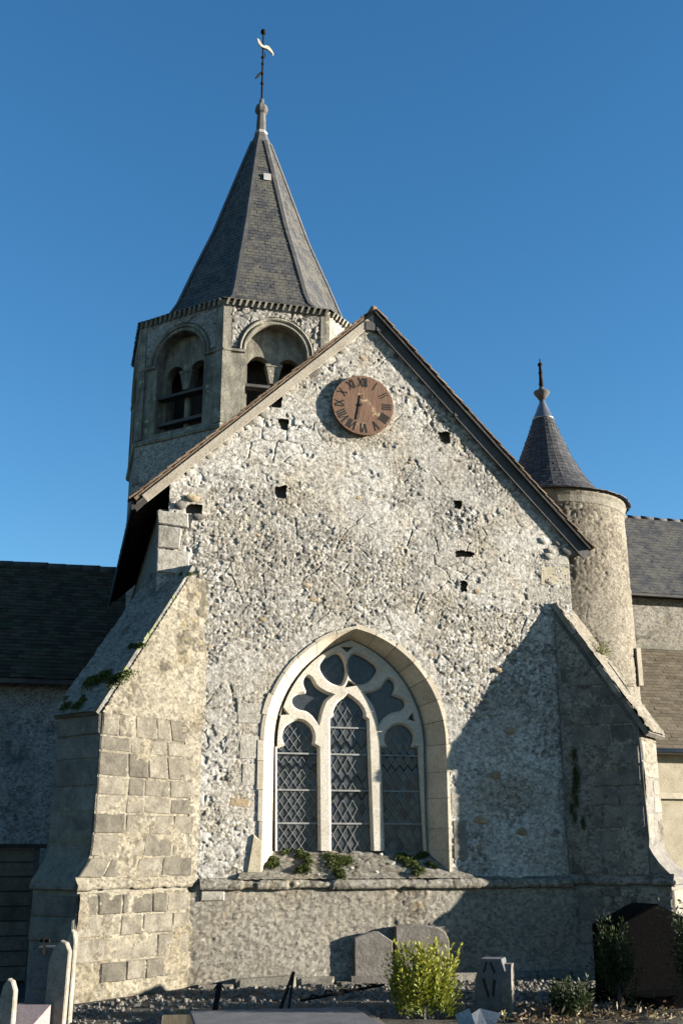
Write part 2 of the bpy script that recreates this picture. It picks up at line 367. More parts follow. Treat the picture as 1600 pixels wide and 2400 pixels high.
M['grave'] = m_stone('weathered_gravestone', (.11, .10, .085), (.175, .16, .138), (.24, .22, .19), 6, .2, lich=(.42, .40, .33), lt=.62, bump=.7, k=KF['grave'])
M['gravegrey'] = m_stone('slate_grey_gravestone', (.075, .078, .084), (.105, .108, .114), (.14, .143, .147), 5, .1, bump=.3, k=KF['gravegrey'])
M['pinkstone'] = m_stone('pink_granite', (.22, .17, .165), (.29, .23, .225), (.35, .29, .285), 40, .1, bump=.2, k=KF['pinkstone'])
M['palepost'] = m_stone('pale_weathered_post', (.16, .145, .115), (.235, .215, .175), (.31, .285, .24), 6, .15, bump=.5, k=KF['palepost'])
M['ochre'] = m_stone('ochre_limestone', (.30, .26, .18), (.38, .335, .24), (.45, .40, .30), 4, .1, bump=.2, k=KF['ochre'])
M['paper'] = m_stone('florist_paper', (.16, .18, .20), (.22, .24, .26), (.28, .30, .32), 4, .0, bump=.1, rough=.6, k=KF['paper'])
M['ink'] = NT('black_paint', .7).done((.008, .007, .006))

def m_slate(name, a, b, c, lich, lt, k=1.0):
    a, b, c, lich = (sc_(x, k) for x in (a, b, c, lich))
    t = NT(name, .62)
    tint = t.attr('tint'); col = t.ramp(tint, [(0, a), (.5, b), (1, c)])
    col = t.mix(t.ramp(t.noise(3.2, 7, .72), [(lt, 0), (lt + .1, .75)]), col, lich)
    col = t.mix(1., col, t.ramp(t.noise(30, 4, .7), [(.3, .75), (.5, 1), (.75, 1.2)]), 'MULTIPLY')
    return t.done(col, t.bump(t.noise(40, 4, .7), .35, .01))
M['slate'] = m_slate('roof_slate', (.042, .043, .046), (.052, .053, .055), (.064, .064, .064), (.105, .10, .08), .45, k=KF['slate'])
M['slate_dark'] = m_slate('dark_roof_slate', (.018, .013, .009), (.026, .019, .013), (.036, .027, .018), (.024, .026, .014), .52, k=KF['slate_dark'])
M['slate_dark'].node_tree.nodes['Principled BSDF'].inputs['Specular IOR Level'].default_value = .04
M['slate_brown'] = m_slate('brown_roof_tile', (.115, .092, .06), (.155, .127, .085), (.195, .16, .11), (.15, .14, .07), .58, k=KF['slate_brown'])
M['slate_turret'] = m_slate('turret_slate', (.040, .041, .044), (.052, .053, .056), (.066, .066, .067), (.09, .086, .075), .60, k=KF['slate_turret'])

def m_clock():
    t = NT('rusted_clock_face', .8)
    w = t.noise(5, 6, .6, vec=t.mapv((9, 9, .7)))
    c = t.ramp(w, [(.3, (.075, .040, .025)), (.55, (.108, .062, .038)), (.75, (.14, .087, .056))])
    c = t.mix(t.ramp(t.noise(6, 6, .7), [(.60, 0), (.68, .7)]), c, (.36, .29, .17))
    c = t.mix(t.ramp(t.noise(2.2, 6, .7, vec=t.mapv((1, 1, .8))), [(.5, 0), (.66, .6)]), c, (.10, .068, .045))
    return t.done(c, t.bump(t.noise(25, 6, .7, vec=t.mapv((3, 3, .6))), .5, .012))
M['clock'] = m_clock()
def m_glass():
    t = NT('old_window_glass', .2)
    c = t.ramp(t.rnd(), [(0, (.018, .021, .026)), (.5, (.03, .034, .04)), (1, (.046, .05, .056))])
    c = t.mix(t.ramp(t.noise(14, 5, .7), [(.45, 0), (.75, .6)]), c, (.08, .084, .09))
    t.b.inputs['Specular IOR Level'].default_value = .3
    return t.done(c, t.bump(t.noise(9, 3, .5), .12, .01))
M['glass'] = m_glass()
def m_leaf(name, a, b, c, trans=.25):
    t = NT(name, .6); col = t.ramp(t.attr('tint'), [(0, a), (.5, b), (1, c)]); t.done(col)
    ts = t.n.new('ShaderNodeBsdfTranslucent'); t.l.new(col, ts.inputs[0]); mx = t.n.new('ShaderNodeMixShader'); mx.inputs[0].default_value = trans
    out = t.n['Material Output']; t.l.new(t.b.outputs[0], mx.inputs[1]); t.l.new(ts.outputs[0], mx.inputs[2]); t.l.new(mx.outputs[0], out.inputs[0]); return t.m
M['conifer_gold'] = m_leaf('golden_conifer_foliage', (0.0360, 0.0510, 0.0060), (0.0960, 0.1140, 0.0090), (0.2160, 0.2160, 0.0240))
M['conifer_dark'] = m_leaf('shaded_conifer_foliage', (0.0083, 0.0149, 0.0040), (0.0149, 0.0248, 0.0066), (0.0264, 0.0396, 0.0099))  # dark green, lowered further in place of missing shade
M['moss'] = m_leaf('moss', (0.0228, 0.0325, 0.0078), (0.0488, 0.0650, 0.0130), (0.0975, 0.1170, 0.0195), .1)
M['grassblade'] = m_leaf('wild_grass', (0.0550, 0.0660, 0.0165), (0.0990, 0.1100, 0.0275), (0.1650, 0.1595, 0.0550))
M['petal'] = m_leaf('pale_yellow_petal', (0.3000, 0.2520, 0.0720), (0.3600, 0.3120, 0.1200), (0.4200, 0.3720, 0.1800))
M['deadleaf'] = m_leaf('dead_leaves', (0.0550, 0.0358, 0.0165), (0.1100, 0.0715, 0.0330), (0.2200, 0.1815, 0.1210))
def m_ground():
    t = NT('graveyard_ground', .95)
    c = t.ramp(t.noise(3, 8, .7), [(.3, (0.0350, 0.0315, 0.0245)), (.5, (0.0595, 0.0546, 0.0434)), (.7, (0.0910, 0.0840, 0.0686))])
    c = t.mix(t.ramp(t.noise(1.1, 6, .7), [(.55, 0), (.65, .8)]), c, (.07, .085, .03))
    v = t.vor(38); c = t.mix(1., c, t.ramp(v, [(.0, 1.25), (.5, .8), (1, .5)]), 'MULTIPLY')
    return t.done(c, t.bump(t.noise(30, 8, .75), .8, .03))
M['ground'] = m_ground()
M['shedwood'] = m_stone('weathered_shed_boards', (.07, .06, .048), (.11, .094, .075), (.15, .13, .104), 5, .3, bump=.5)
M['foot_stone'] = m_stone('footing_stone', (.12, .11, .088), (.20, .185, .15), (.28, .26, .21), 7, .3, bump=1., k=KF['foot_stone'])  # mottled tone of the footing course
M['gravel'] = m_stone('gravel', (.10, .09, .075), (.16, .148, .125), (.23, .215, .185), 20, .3, bump=.4, k=KF['gravel'])

# ------------------------------------------------------------------ setting
def make_ground():
    n = 160; xs = np.concatenate([np.linspace(-400, -9, 12), np.linspace(-8.8, 9.8, n), np.linspace(10, 400, 12)])
    ys = np.concatenate([np.linspace(-300, -9.2, 12), np.linspace(-9, 8, n), np.linspace(8.5, 500, 12)])
    X, Y = np.meshgrid(xs, ys); Z = .05 * (fbm(X * .9, Y * .9, 3, 4) - .55) + .02 * (fbm(X * 6, Y * 6, 5, 3) - .5)
    Z = np.where((np.abs(X) > 9) | (np.abs(Y) > 9), -.02, Z)
    nx = len(xs); idx = np.arange(X.size).reshape(X.shape)
    q = np.stack([idx[:-1, :-1], idx[:-1, 1:], idx[1:, 1:], idx[1:, :-1]], -1).reshape(-1, 4)
    m = bpy.data.meshes.new('ground'); m.from_pydata(np.stack([X, Y, Z], -1).reshape(-1, 3).tolist(), [], q.tolist())
    m.polygons.foreach_set('use_smooth', [True] * len(m.polygons)); m.update()
    o = add('ground', m, M['ground']); o['kind'] = 'structure'
make_ground()

# ------------------------------------------------------------------ transept
APX = (0.31, 9.44); LEV = (-3.10, 6.20); REV = (3.62, 5.92); RY = -0.055      # roof line at the gable, overhang front
tr = thing('church_transept', (.3, 0, 0), 'stone church transept with tall rubble gable wall, clock and traceried window', 'church')
XL, XR = -2.75, 3.30
WC = .03                                           # window centre line
def arch_pts(a, rise, n=14, zs=3.0, c=WC):
    R = (rise * rise + a * a) / (2 * a); th = math.asin(min(1, rise / R)); L = []; Rr = []
    for i in range(n + 1):
        t = th * i / n
        L.append((c + (R - a) - R * math.cos(t), zs + R * math.sin(t)))
    Rr = [(2 * c - x, z) for x, z in L]
    return L, Rr
oL, oR = arch_pts(1.285, 1.565)
win_hole = [(WC - 1.285, 1.0)] + oL + list(reversed(oR))[1:] + [(WC + 1.285, 1.0)]
holes = [(-1.06, 6.45, .075, .085), (-1.04, 7.47, .06, .075), (1.40, 7.50, .07, .08), (1.63, 5.22, .045, .075), (1.57, 6.46, .05, .06), (-1.2, 7.80, .12, .08), (-2.28, 6.10, .10, .06), (1.66, 5.72, .12, .035)]
def roofz(X):
    return np.where(X < APX[0], LEV[1] + (X - LEV[0]) * (APX[1] - LEV[1]) / (APX[0] - LEV[0]), APX[1] + (X - APX[0]) * (REV[1] - APX[1]) / (REV[0] - APX[0]))
def gable_inside(U, V):
    k = (V < roofz(U) - .13 - .05 * fbm(U * 6, V * 6, 2, 2)) & ~inpoly(U, V, win_hole)
    k &= (U > XL + .015 * (fbm(U * 0, V * 4, 6, 2))) & ~((V > 6.05) & (U < -2.62))
    for x, z, a, b in holes:
        wob = .085 * (fbm(U * 11, V * 11, 11, 3) - .5)
        k &= ~((np.abs(U - x) + wob < a) & (np.abs(V - z) + wob < b))
    return k
gw = rubble('gable_wall', tr, M['rubble'], XL, XR, 1.16, 9.36, .0112, lambda U, V, h: np.stack([U, -h, V], -1), gable_inside, cell=.038, amp=.0078, seed=3, coarse=.22, crack=.9, render=lambda U, V: .06 + .24 * sstep(4.6, 2.2, V) + .1 * sstep(.9, 2.4, np.abs(U - .3)) + .4 * inpoly(U, V, offset_poly(win_hole, .22 + .0)), pit=.055)
pw = rubble('plinth_wall', tr, M['plinth'], -2.2, XR, -.05, 1.2, .016, lambda U, V, h: np.stack([U, -.05 - h, V], -1), cell=.075, amp=.010, seed=21, coarse=.4, render=.62, pit=.05)
mb = MB()                                          # recesses behind the putlog holes
for x, z, a, b in holes:
    d = .13; a += .035; b += .035
    h = MB()
    p = [(x - a, .012, z - b), (x + a, .012, z - b), (x + a, .012, z + b), (x - a, .012, z + b)]; q = [(px, d, pz) for px, _, pz in p]
    h.add(p + q, [(4, 5, 6, 7), (0, 1, 5, 4), (1, 2, 6, 5), (2, 3, 7, 6), (3, 0, 4, 7)])
    h.build('putlog_hole', M['mortar_grey'], gw, recalc=False)
# side and back walls of the transept
MB().box((XL + .006, .03, -.1), (XL + .3, 6.6, 6.08)).build('side_wall', M['mortar_grey'], tr)
MB().box((XR - .3, .03, -.1), (XR - .01, 6.6, 5.85)).build('side_wall', M['mortar_grey'], tr)
MB().prism([(XL + .3, -.1), (XR - .3, -.1), (XR - .3, 5.8), (.3, 9.1), (XL + .3, 5.9)], 6.0, 6.2, Frame((0, 0, 0), (1, 0, 0), (0, 0, 1), (0, 1, 0))).build('back_wall', M['wood_black'], tr)
# individual larger stones
def stone_variants(n, seed):
    out = []; rg = np.random.default_rng(seed)
    for k in range(n):
        b = bmesh.new(); bmesh.ops.create_icosphere(b, subdivisions=1, radius=1)
        bmesh.ops.delete(b, geom=[v for v in b.verts if v.co.y > .35], context='VERTS')
        for v in b.verts:
            s = 1 + .28 * (rg.random() - .5); c = v.co
            c.x = math.copysign(abs(c.x) ** .75, c.x) * s; c.z = math.copysign(abs(c.z) ** .75, c.z) * s * .8; c.y *= .55 * s
        m = bpy.data.meshes.new('stone'); b.to_mesh(m); b.free(); m.polygons.foreach_set('use_smooth', [True] * len(m.polygons)); out.append(m)
    return out
SV = {k: [m for m in stone_variants(7, i)] for i, k in enumerate(('boulder', 'white', 'tan', 'grave'))}
def put_stone(parent, p, size, matk, rz=None, ry=0.0, yscale=1.0):
    m = random.choice(SV[matk])
    return add('stone', m, M[matk], parent, loc=p, rot=(0, random.uniform(-.6, .6) if rz is None else rz, ry), scale=(size * random.uniform(.9, 1.35), size * yscale, size * random.uniform(.75, 1.0)))
cnt = 0
while cnt < 235:
    x = random.uniform(XL + .1, XR - .1); z = random.uniform(1.4, 9.1)
    if z > float(roofz(np.array(x))) - .25 or inpoly(np.array([x]), np.array([z]), offset_poly(win_hole, .16))[0]: continue
    if (x + .14) ** 2 + (z - 7.85) ** 2 < .45: continue
    if any(abs(x - a) < c + .08 and abs(z - b) < d + .08 for a, b, c, d in holes): continue
    s = random.choice([.03, .035, .04, .045, .055])
    put_stone(gw, (x, -.004, z), s, random.choices(['boulder', 'white', 'tan', 'grave'], [.68, .10, .12, .10])[0], yscale=.42); cnt += 1
for i in range(42):                               # stones packed under the verges
    f = random.random(); side = i % 2
    x = LEV[0] + .5 + f * (APX[0] - LEV[0] - .5) if side == 0 else APX[0] + f * (REV[0] - APX[0] - .5)
    z = float(roofz(np.array(x))) - random.uniform(.17, .3)
    put_stone(gw, (x, -.01, z), random.uniform(.05, .1), random.choice(['boulder', 'white', 'boulder', 'grave']), yscale=.55)
for x, z, s, k in ((2.92, 6.0, .075, 'white'), (3.02, 5.85, .08, 'boulder'), (3.14, 5.98, .075, 'grave'), (2.98, 5.76, .09, 'boulder'), (3.32, 5.86, .12, 'grave'), (-2.45, 6.14, .09, 'boulder'), (-2.3, 6.26, .09, 'tan'), (-2.2, 6.0, .08, 'grave'), (-1.15, 7.98, .13, 'grave'), (1.72, 7.78, .1, 'grave'), (1.75, 2.0, .09, 'tan'), (2.0, 2.6, .08, 'tan'), (2.25, 3.2, .07, 'tan'), (2.1, 4.05, .07, 'tan'), (2.35, 1.85, .09, 'tan')):
    put_stone(gw, (x, -.01, z), s, k, rz=0.1, yscale=.7)

# ashlar blocks ---------------------------------------------------------------
def block_mesh(quad, fr, t, chamf=.014, seed=0, rough=.004):
    """quad: 4 (u,v) corners ccw; a squared stone standing proud of the frame plane"""
    rg = random.Random(seed); (a, b, c, d) = [np.array(p, float) for p in quad]
    lu = max(np.linalg.norm(b - a), .02); lv = max(np.linalg.norm(d - a), .02)
    eu = min(.3, chamf / lu); ev = min(.3, chamf / lv); us = (0, eu, 1 - eu, 1); vs_ = (0, ev, 1 - ev, 1)
    j = [np.array((rg.uniform(-.006, .006), rg.uniform(-.006, .006))) for _ in range(4)]
    a, b, c, d = a + j[0], b + j[1], c + j[2], d + j[3]
    P = []; F = []
    for k, v in enumerate(vs_):
        for i, u in enumerate(us):
            p = a * (1 - u) * (1 - v) + b * u * (1 - v) + c * u * v + d * (1 - u) * v
            edge = i in (0, 3) or k in (0, 3)
            P.append(fr(p[0], p[1], t - chamf * (.8 + .4 * rg.random()) if edge else t + rg.uniform(-rough, rough)))
    for k in range(3):
        for i in range(3): F.append((k * 4 + i, k * 4 + i + 1, (k + 1) * 4 + i + 1, (k + 1) * 4 + i))
    ring = [0, 1, 2, 3, 7, 11, 15, 14, 13, 12, 8, 4]; n0 = len(P)
    for i in ring:
        k, i2 = divmod(i, 4); u, v = us[i2], vs_[k]
        p = a * (1 - u) * (1 - v) + b * u * (1 - v) + c * u * v + d * (1 - u) * v; P.append(fr(p[0], p[1], -.03))
    for q in range(12): r2 = (q + 1) % 12; F.append((ring[q], n0 + q, n0 + r2, ring[r2]))
    m = bpy.data.meshes.new('ashlar_block'); m.from_pydata(P, [], F); m.update(); return m
def courses(parent, fr, z0, z1, smin, smax, mat, hh=(.24, .32), ww=(.28, .5), t=(.008, .028), joint=.016, skip=0.0, name='ashlar_block'):
    """rows of squared stones between the limits smin(z), smax(z)"""
    z = z0; k = 0
    while z < z1 - .06:
        h = random.uniform(*hh)
        if z1 - (z + h) < .12: h = z1 - z
        a0, a1 = smin(z), smin(z + h); b0, b1 = smax(z), smax(z + h)
        n = max(1, int(round(((b0 + b1) - (a0 + a1)) / 2 / random.uniform(*ww))))
        cuts = [0] + sorted(min(.93, max(.07, (i + random.uniform(-.22, .22)) / n)) for i in range(1, n)) + [1]
        for f0, f1 in zip(cuts, cuts[1:]):
            if f1 - f0 < .05 or random.random() < skip: continue
            g = joint / 2
            q = [(a0 + (b0 - a0) * f0 + (g if f0 > 0 else 0), z + g), (a0 + (b0 - a0) * f1 - (g if f1 < 1 else 0), z + g), (a1 + (b1 - a1) * f1 - (g if f1 < 1 else 0), z + h - g), (a1 + (b1 - a1) * f0 + (g if f0 > 0 else 0), z + h - g)]
            m_ = mat if not isinstance(mat, (list, tuple)) else random.choice(mat)
            add(name, block_mesh(q, fr, random.uniform(*t), seed=random.random()), m_, parent)
        z += h; k += 1

# buttresses -------------------------------------------------------------------
def buttress(J, ang, right, Lp, Lu, wth, zs, apex_s, apex_z, mats, label):
    """J: foot of the near side plane on the wall, ang: heading of the buttress clockwise from +Y"""
    u = np.array([math.sin(ang), math.cos(ang), 0.0])
    n = np.array([-u[1], u[0], 0.0]) if not right else np.array([u[1], -u[0], 0.0])   # outward normal of the side we see
    if n[1] > 0: n = -n
    side = Frame(J, u, (0, 0, 1), n)
    def smax(z):
        if z <= 1.20: return Lp - .04 - .03 * 0
        if z <= 1.27: return Lp
        if z <= 1.74:
            f = (z - 1.27) / .47; return Lp + (Lu - Lp) * (1 - (1 - f) ** 1.7)
        if z <= zs: return Lu + .02 * (zs - z)
        return Lu + (apex_s - Lu) * (z - zs) / (apex_z - zs)
    prof = [(-.9, -.1), (smax(0), -.1), (smax(1.1), 1.17)]
    prof += [(smax(z), z) for z in (1.22, 1.27, 1.36, 1.45, 1.55, 1.65, 1.75, zs)] + [(apex_s, apex_z), (-.9, apex_z)]
    bt = MB().prism(prof, -wth, -.001, side).build('buttress', mats['core'], tr); bt['label'] = label
    return bt, side, smax, u, n
lb, lside, lsm, lu_, ln = buttress((-2.06, 0, 0), R_(180 + 52), False, 1.90, 1.66, .80, 3.25, .36, 5.10, {'core': M['mortar']}, 'sunlit diagonal buttress of worn squared stone with mossy sloping top')
lend = Frame(np.array(lside.o) + 0, -ln, (0, 0, 1), lu_)       # end face frame: u runs back from the lit corner
courses(lb, lside, .16, 1.12, lambda z: .1, lambda z: lsm(z), [M['ashlar']], hh=(.2, .3), ww=(.28, .5))
courses(lb, lside, 1.30, 3.22, lambda z: .1 + .25 * max(0, (z - 2.4)), lambda z: lsm(z), [M['ashlar']], hh=(.18, .29), ww=(.26, .46))
lf = rubble('rubble_face', lb, M['rubble_warm'], -.05, 1.7, 3.18, 5.10, .016, lambda U, V, h: np.stack([lside.o[0] + lside.m[0][0] * U + ln[0] * (h + .012), lside.o[1] + lside.m[0][1] * U + ln[1] * (h + .012), V], -1), lambda U, V: U < 1.66 - (1.66 - .36) * (V - 3.25) / 1.85 - .01, cell=.075, amp=.016, seed=44, coarse=.5, render=.3)
lf2 = rubble('rubble_face', lb, M['rubble_warm'], 0., .62, 1.2, 3.2, .016, lambda U, V, h: np.stack([lside.o[0] + lside.m[0][0] * U + ln[0] * (h + .006), lside.o[1] + lside.m[0][1] * U + ln[1] * (h + .006), V], -1), lambda U, V: U < .12 + .25 * np.maximum(0, V - 2.4) + .12 * fbm(U * 3, V * 3, 5), cell=.07, amp=.014, seed=46, coarse=.3, render=.35)
def smear(parent, fr, mat, u0, u1, v0, v1, inside, seed, lo=.004, hi=.030, res=.017, off=0.0, thr=.5):
    """old mortar and weathered skin lying unevenly over the joints"""
    def pos(U, V, h):
        f = sstep(thr - .14, thr + .14, fbm(U * 3.2 + seed, V * 3.2, seed, 5)); g = lo + (hi - lo) * f + h * .55 + off
        return np.stack([fr.o[i] + fr.m[0][i] * U + fr.m[1][i] * V + fr.m[2][i] * g for i in range(3)], -1)
    return rubble('mortar_skin', parent, mat, u0, u1, v0, v1, res, pos, inside, cell=.06, amp=.010, seed=seed, coarse=.3, render=.3, pit=.04)
lsv = np.vectorize(lsm)
smear(lb, lside, M['rubble_warm'], .06, 1.66, 1.3, 3.24, lambda U, V: U < lsv(V) - .012, 201, thr=.60)
smear(lb, lside, M['rubble_warm'], .06, 1.86, .0, 1.14, lambda U, V: U < lsv(V) - .012, 203, thr=.60)
def end_frame(L, fr, u): return Frame(np.array(fr.o) + u * L, -fr.m[2], (0, 0, 1), u)
courses(lb, end_frame(1.665, lside, lu_), 1.75, 3.22, lambda z: .01, lambda z: .79, M['ashlar_shaded'], ww=(.4, .8))
courses(lb, end_frame(1.862, lside, lu_), .05, 1.12, lambda z: .01, lambda z: .79, M['ashlar_shaded'], ww=(.4, .8))
def eroded(name, parent, fr, L, prof, mat, seed, amp=.010, out=0.0):
    P = np.array(prof, float); seg = np.r_[0, np.cumsum(np.linalg.norm(np.diff(P, axis=0), axis=1))]; T = seg[-1]
    nrm = np.gradient(P, axis=0); nrm = np.stack([nrm[:, 1], -nrm[:, 0]], 1); nrm /= np.linalg.norm(nrm, axis=1)[:, None]
    if nrm[len(P) // 2, 0] < 0: nrm = -nrm
    def pos(U, V, h):
        w = np.interp(V, seg, P[:, 0]); z = np.interp(V, seg, P[:, 1]); nw = np.interp(V, seg, nrm[:, 0]); nz = np.interp(V, seg, nrm[:, 1])
        e = h * .8 + out - .022 * sstep(.56, .68, fbm(U * 3.3, V * 3 + seed, seed, 4)) + .006 * (fbm(U * 8, V * 8, seed + 1, 3) - .5)
        w = w + nw * e; z = z + nz * e
        return np.stack([fr.o[i] + fr.m[0][i] * U + fr.m[1][i] * z + fr.m[2][i] * w for i in range(3)], -1)
    return rubble(name, parent, mat, 0, L, 0, T, .013, pos, cell=.05, amp=amp, seed=seed, coarse=.3, render=.3)
# moulded ledge round the foot of the upper stage
def ledge(parent, fr, L, w, z0, mat, out=.045):
    h = .085
    p = [(-.02, z0), (out, z0 + .015), (out + .006, z0 + .05), (0.0, z0 + h + .035), (-.02, z0 + h + .04)]
    MB().prism([(a * .6 - .004, b) for a, b in p], .0, L + out * .6, Frame(fr.o, fr.m[2], (0, 0, 1), fr.m[0])).build('ledge', mat, parent)
    eroded('ledge_face', parent, fr, L + out * .8, p[:-1] + [(-.01, z0 + h + .06)], M['rubble_warm'] if fr is lside else M['shadeskin'], 510 + int(L * 100), amp=.008, out=.006)
    e = end_frame(L, fr, fr.m[0])
    MB().prism(p, -.002, w, Frame(e.o, e.m[2], (0, 0, 1), e.m[0])).build('ledge', mat, parent)
ledge(lb, lside, 1.87, .80, 1.165, M['coping'])
# sloping copings
def coping(parent, fr, u, s0, z0, s1, z1, wth, mat, name='coping_slab', n=4, over=.05, thick=.085):
    d = np.array([s1 - s0, z1 - z0]); L = np.linalg.norm(d); d /= L; nn = np.array([-d[1], d[0]]); 
    if nn[1] < 0: nn = -nn
    for i in range(n):
        a, b = L * i / n + .006, L * (i + 1) / n - .006 + (.05 if i == n - 1 else 0)
        sk = random.uniform(-.008, .008)
        P = []
        for w_ in (-wth - over, over):
            for t_, h_ in ((a, 0.0), (b, 0.0), (b, thick + sk), (a, thick + sk + .01)):
                p = np.array([s0, z0]) + d * t_ + nn * h_; P.append(fr(p[0], p[1], w_))
        MB().hexa([P[0], P[1], P[5], P[4], P[3], P[2], P[6], P[7]]).build(name, mat, parent)
coping(lb, lside, lu_, .22, 5.24, 1.70, 3.19, .80, M['copingmoss'], n=4, over=.004, thick=.045)

def coping_skin(parent, fr, s0, z0, s1, z1, wth, mat, seed, thick, over):
    d = np.array([s1 - s0, z1 - z0]); L = np.linalg.norm(d); d /= L; nn = np.array([-d[1], d[0]]); nn = nn if nn[1] > 0 else -nn
    def pos(U, V, h):
        S = s0 + d[0] * U + nn[0] * (thick + .012 + h); Z = z0 + d[1] * U + nn[1] * (thick + .012 + h)
        return np.stack([fr.o[i] + fr.m[0][i] * S + fr.m[1][i] * Z + fr.m[2][i] * V for i in range(3)], -1)
    rubble('coping_skin', parent, mat, .0, L + .03, -wth - over - .01, over + .012, .018, pos, lambda U, V: (V < over - .0 + .05 * (fbm(U * 7, V * 0, seed, 3) - .45)) & (V > -wth - over + .05 * (fbm(U * 7, V * 0 + 4, seed, 3) - .45)), cell=.10, amp=.016, seed=seed, coarse=.4, render=.3)
coping_skin(lb, lside, .22, 5.24, 1.72, 3.17, .80, M['shadeskin'], 401, .045, .03)
rb, rside, rsm, ru_, rn = buttress((3.0, 0, 0), R_(135), True, 1.43, 1.12, .72, 3.22, -.05, 5.04, {'core': M['mortar_grey']}, 'shaded diagonal buttress with sunlit sloping stone coping')
courses(rb, rside, .1, 1.13, lambda z: .12, lambda z: rsm(z), M['ashlar_shaded'], ww=(.4, .7))
courses(rb, rside, 1.30, 4.6, lambda z: .06, lambda z: rsm(z) - .03, M['ashlar_shaded'], ww=(.34, .55))
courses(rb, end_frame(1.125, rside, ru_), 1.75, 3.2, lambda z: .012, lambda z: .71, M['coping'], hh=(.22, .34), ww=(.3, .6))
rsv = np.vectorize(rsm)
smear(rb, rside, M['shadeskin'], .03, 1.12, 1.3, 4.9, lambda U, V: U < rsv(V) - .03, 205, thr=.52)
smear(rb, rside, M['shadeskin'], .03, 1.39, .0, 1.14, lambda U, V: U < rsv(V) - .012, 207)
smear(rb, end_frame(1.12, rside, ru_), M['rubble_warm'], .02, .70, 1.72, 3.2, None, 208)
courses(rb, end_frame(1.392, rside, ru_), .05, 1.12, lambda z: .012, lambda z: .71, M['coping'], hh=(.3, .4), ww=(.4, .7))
ledge(rb, rside, 1.40, .72, 1.165, M['ashlar_shaded'])
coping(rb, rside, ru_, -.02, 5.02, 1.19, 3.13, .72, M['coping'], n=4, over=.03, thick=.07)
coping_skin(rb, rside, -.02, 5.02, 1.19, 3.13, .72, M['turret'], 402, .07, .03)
# quoins at the two upper corners
fr_w = Frame((0, 0, 0), (1, 0, 0), (0, 0, 1), (0, -1, 0))
for q in (((XL, 5.86), (XL + .42, 5.83), (XL + .40, 6.02), (XL - .03, 6.05)), ((XL, 5.52), (XL + .3, 5.52), (XL + .32, 5.81), (XL, 5.84)), ((XL, 5.18), (XL + .44, 5.16), (XL + .44, 5.50), (XL, 5.50))):
    add('quoin', block_mesh(q, fr_w, .03, seed=random.random()), M['boulder'], gw)
for q in (((2.82, 5.32), (XR, 5.32), (XR, 5.62), (2.84, 5.62)), ((2.6, 5.04), (2.94, 5.05), (2.94, 5.30), (2.58, 5.30)), ((2.96, 5.05), (XR, 5.05), (XR, 5.30), (2.96, 5.30)), ((2.9, 5.64), (XR, 5.64), (XR, 5.80), (2.9, 5.79))):
    add('quoin', block_mesh(q, fr_w, .010, seed=random.random()), M['ochre'] if q[0][0] < 2.83 and q[0][1] > 5.2 else M['boulder'], gw)
for (x, z, w, h) in ((-2.0, 1.0, .3, .2), (1.36, 1.5, .2, .5), (1.34, 2.05, .16, .3), (-1.56, 2.75, .3, .3), (-1.6, 3.2, .36, .28), (-1.52, 2.4, .2, .3)):
    add('stone_block', block_mesh(((x, z), (x + w, z), (x + w, z + h), (x, z + h)), Frame((0, -.07 if z < 1.1 else 0, 0), (1, 0, 0), (0, 0, 1), (0, -1, 0)), .012, seed=random.random()), M['boulder'], gw if z > 1.1 else pw)
add('stone_block', block_mesh(((-1.42, 1.33), (-1.23, 1.33), (-1.235, 1.72), (-1.34, 1.80)), fr_w, .03, seed=3), M['ochre'], gw)
add('stone_block', block_mesh(((-1.70, 2.13), (-1.40, 2.11), (-1.37, 2.25), (-1.66, 2.29)), fr_w, .012, chamf=.03, seed=5), M['tan'], gw)
# string course
MB().prism([(.0, 1.135), (.10, 1.155), (.105, 1.20), (.09, 1.225), (-.02, 1.262)], -2.02, 3.02, Frame((0, 0, 0), (0, -1, 0), (0, 0, 1), (1, 0, 0))).build('string_course', M['coping'], tr)
eroded('string_course_face', tr, Frame((-2.02, 0, 0), (1, 0, 0), (0, 0, 1), (0, -1, 0)), 5.03, [(.02, 1.118), (.12, 1.14), (.135, 1.165), (.135, 1.20), (.118, 1.232), (.03, 1.262), (-.01, 1.275)], M['sill2'], 520, amp=.007)
# footing stones along the wall
x = -2.0
while x < 3.0:
    w = random.uniform(.3, .9); h = random.uniform(.03, .13)
    add('footing_stone', block_mesh(((x, -.06), (x + w - .015, -.06), (x + w - .02, h), (x + .005, h + random.uniform(-.02, .02))), Frame((0, -.05, 0), (1, 0, 0), (0, 0, 1), (0, -1, 0)), random.uniform(.14, .2), chamf=.05, seed=x, rough=.015), M['foot_stone'], pw); x += w

# ------------------------------------------------------------------ window
win = MB().prism([(WC - 1.0, 1.5), (WC + 1.0, 1.5), (WC + 1.0, 3.0), (WC, 4.3), (WC - 1.0, 3.0)], .60, .62, Frame((0, 0, 0), (1, 0, 0), (0, 0, 1), (0, 1, 0))).build('window', M['wood_black'], tr)
win['label'] = 'pointed church window with three leaded lights under curved tracery'
D = .40
def jamb_piece(A0, A1, name):
    """A0/A1: cross-sections given as [(x,z) outer, (x,z) edge, (x,z) inner]"""
    P = []
    for (o, e, i) in (A0, A1):
        P += [(o[0], .03, o[1]), (o[0], -.022, o[1]), (e[0], -.026, e[1]), (e[0] * .985 + i[0] * .015, -.012, e[1] * .985 + i[1] * .015), (i[0], D, i[1]), (i[0], D + .08, i[1]), (o[0], D + .08, o[1])]
    n = 7; F = [(k, (k + 1) % n, n + (k + 1) % n, n + k) for k in range(n)] + [tuple(range(n)), tuple(reversed(range(n, 2 * n)))]
    return MB().add(P, F)
RING = .16
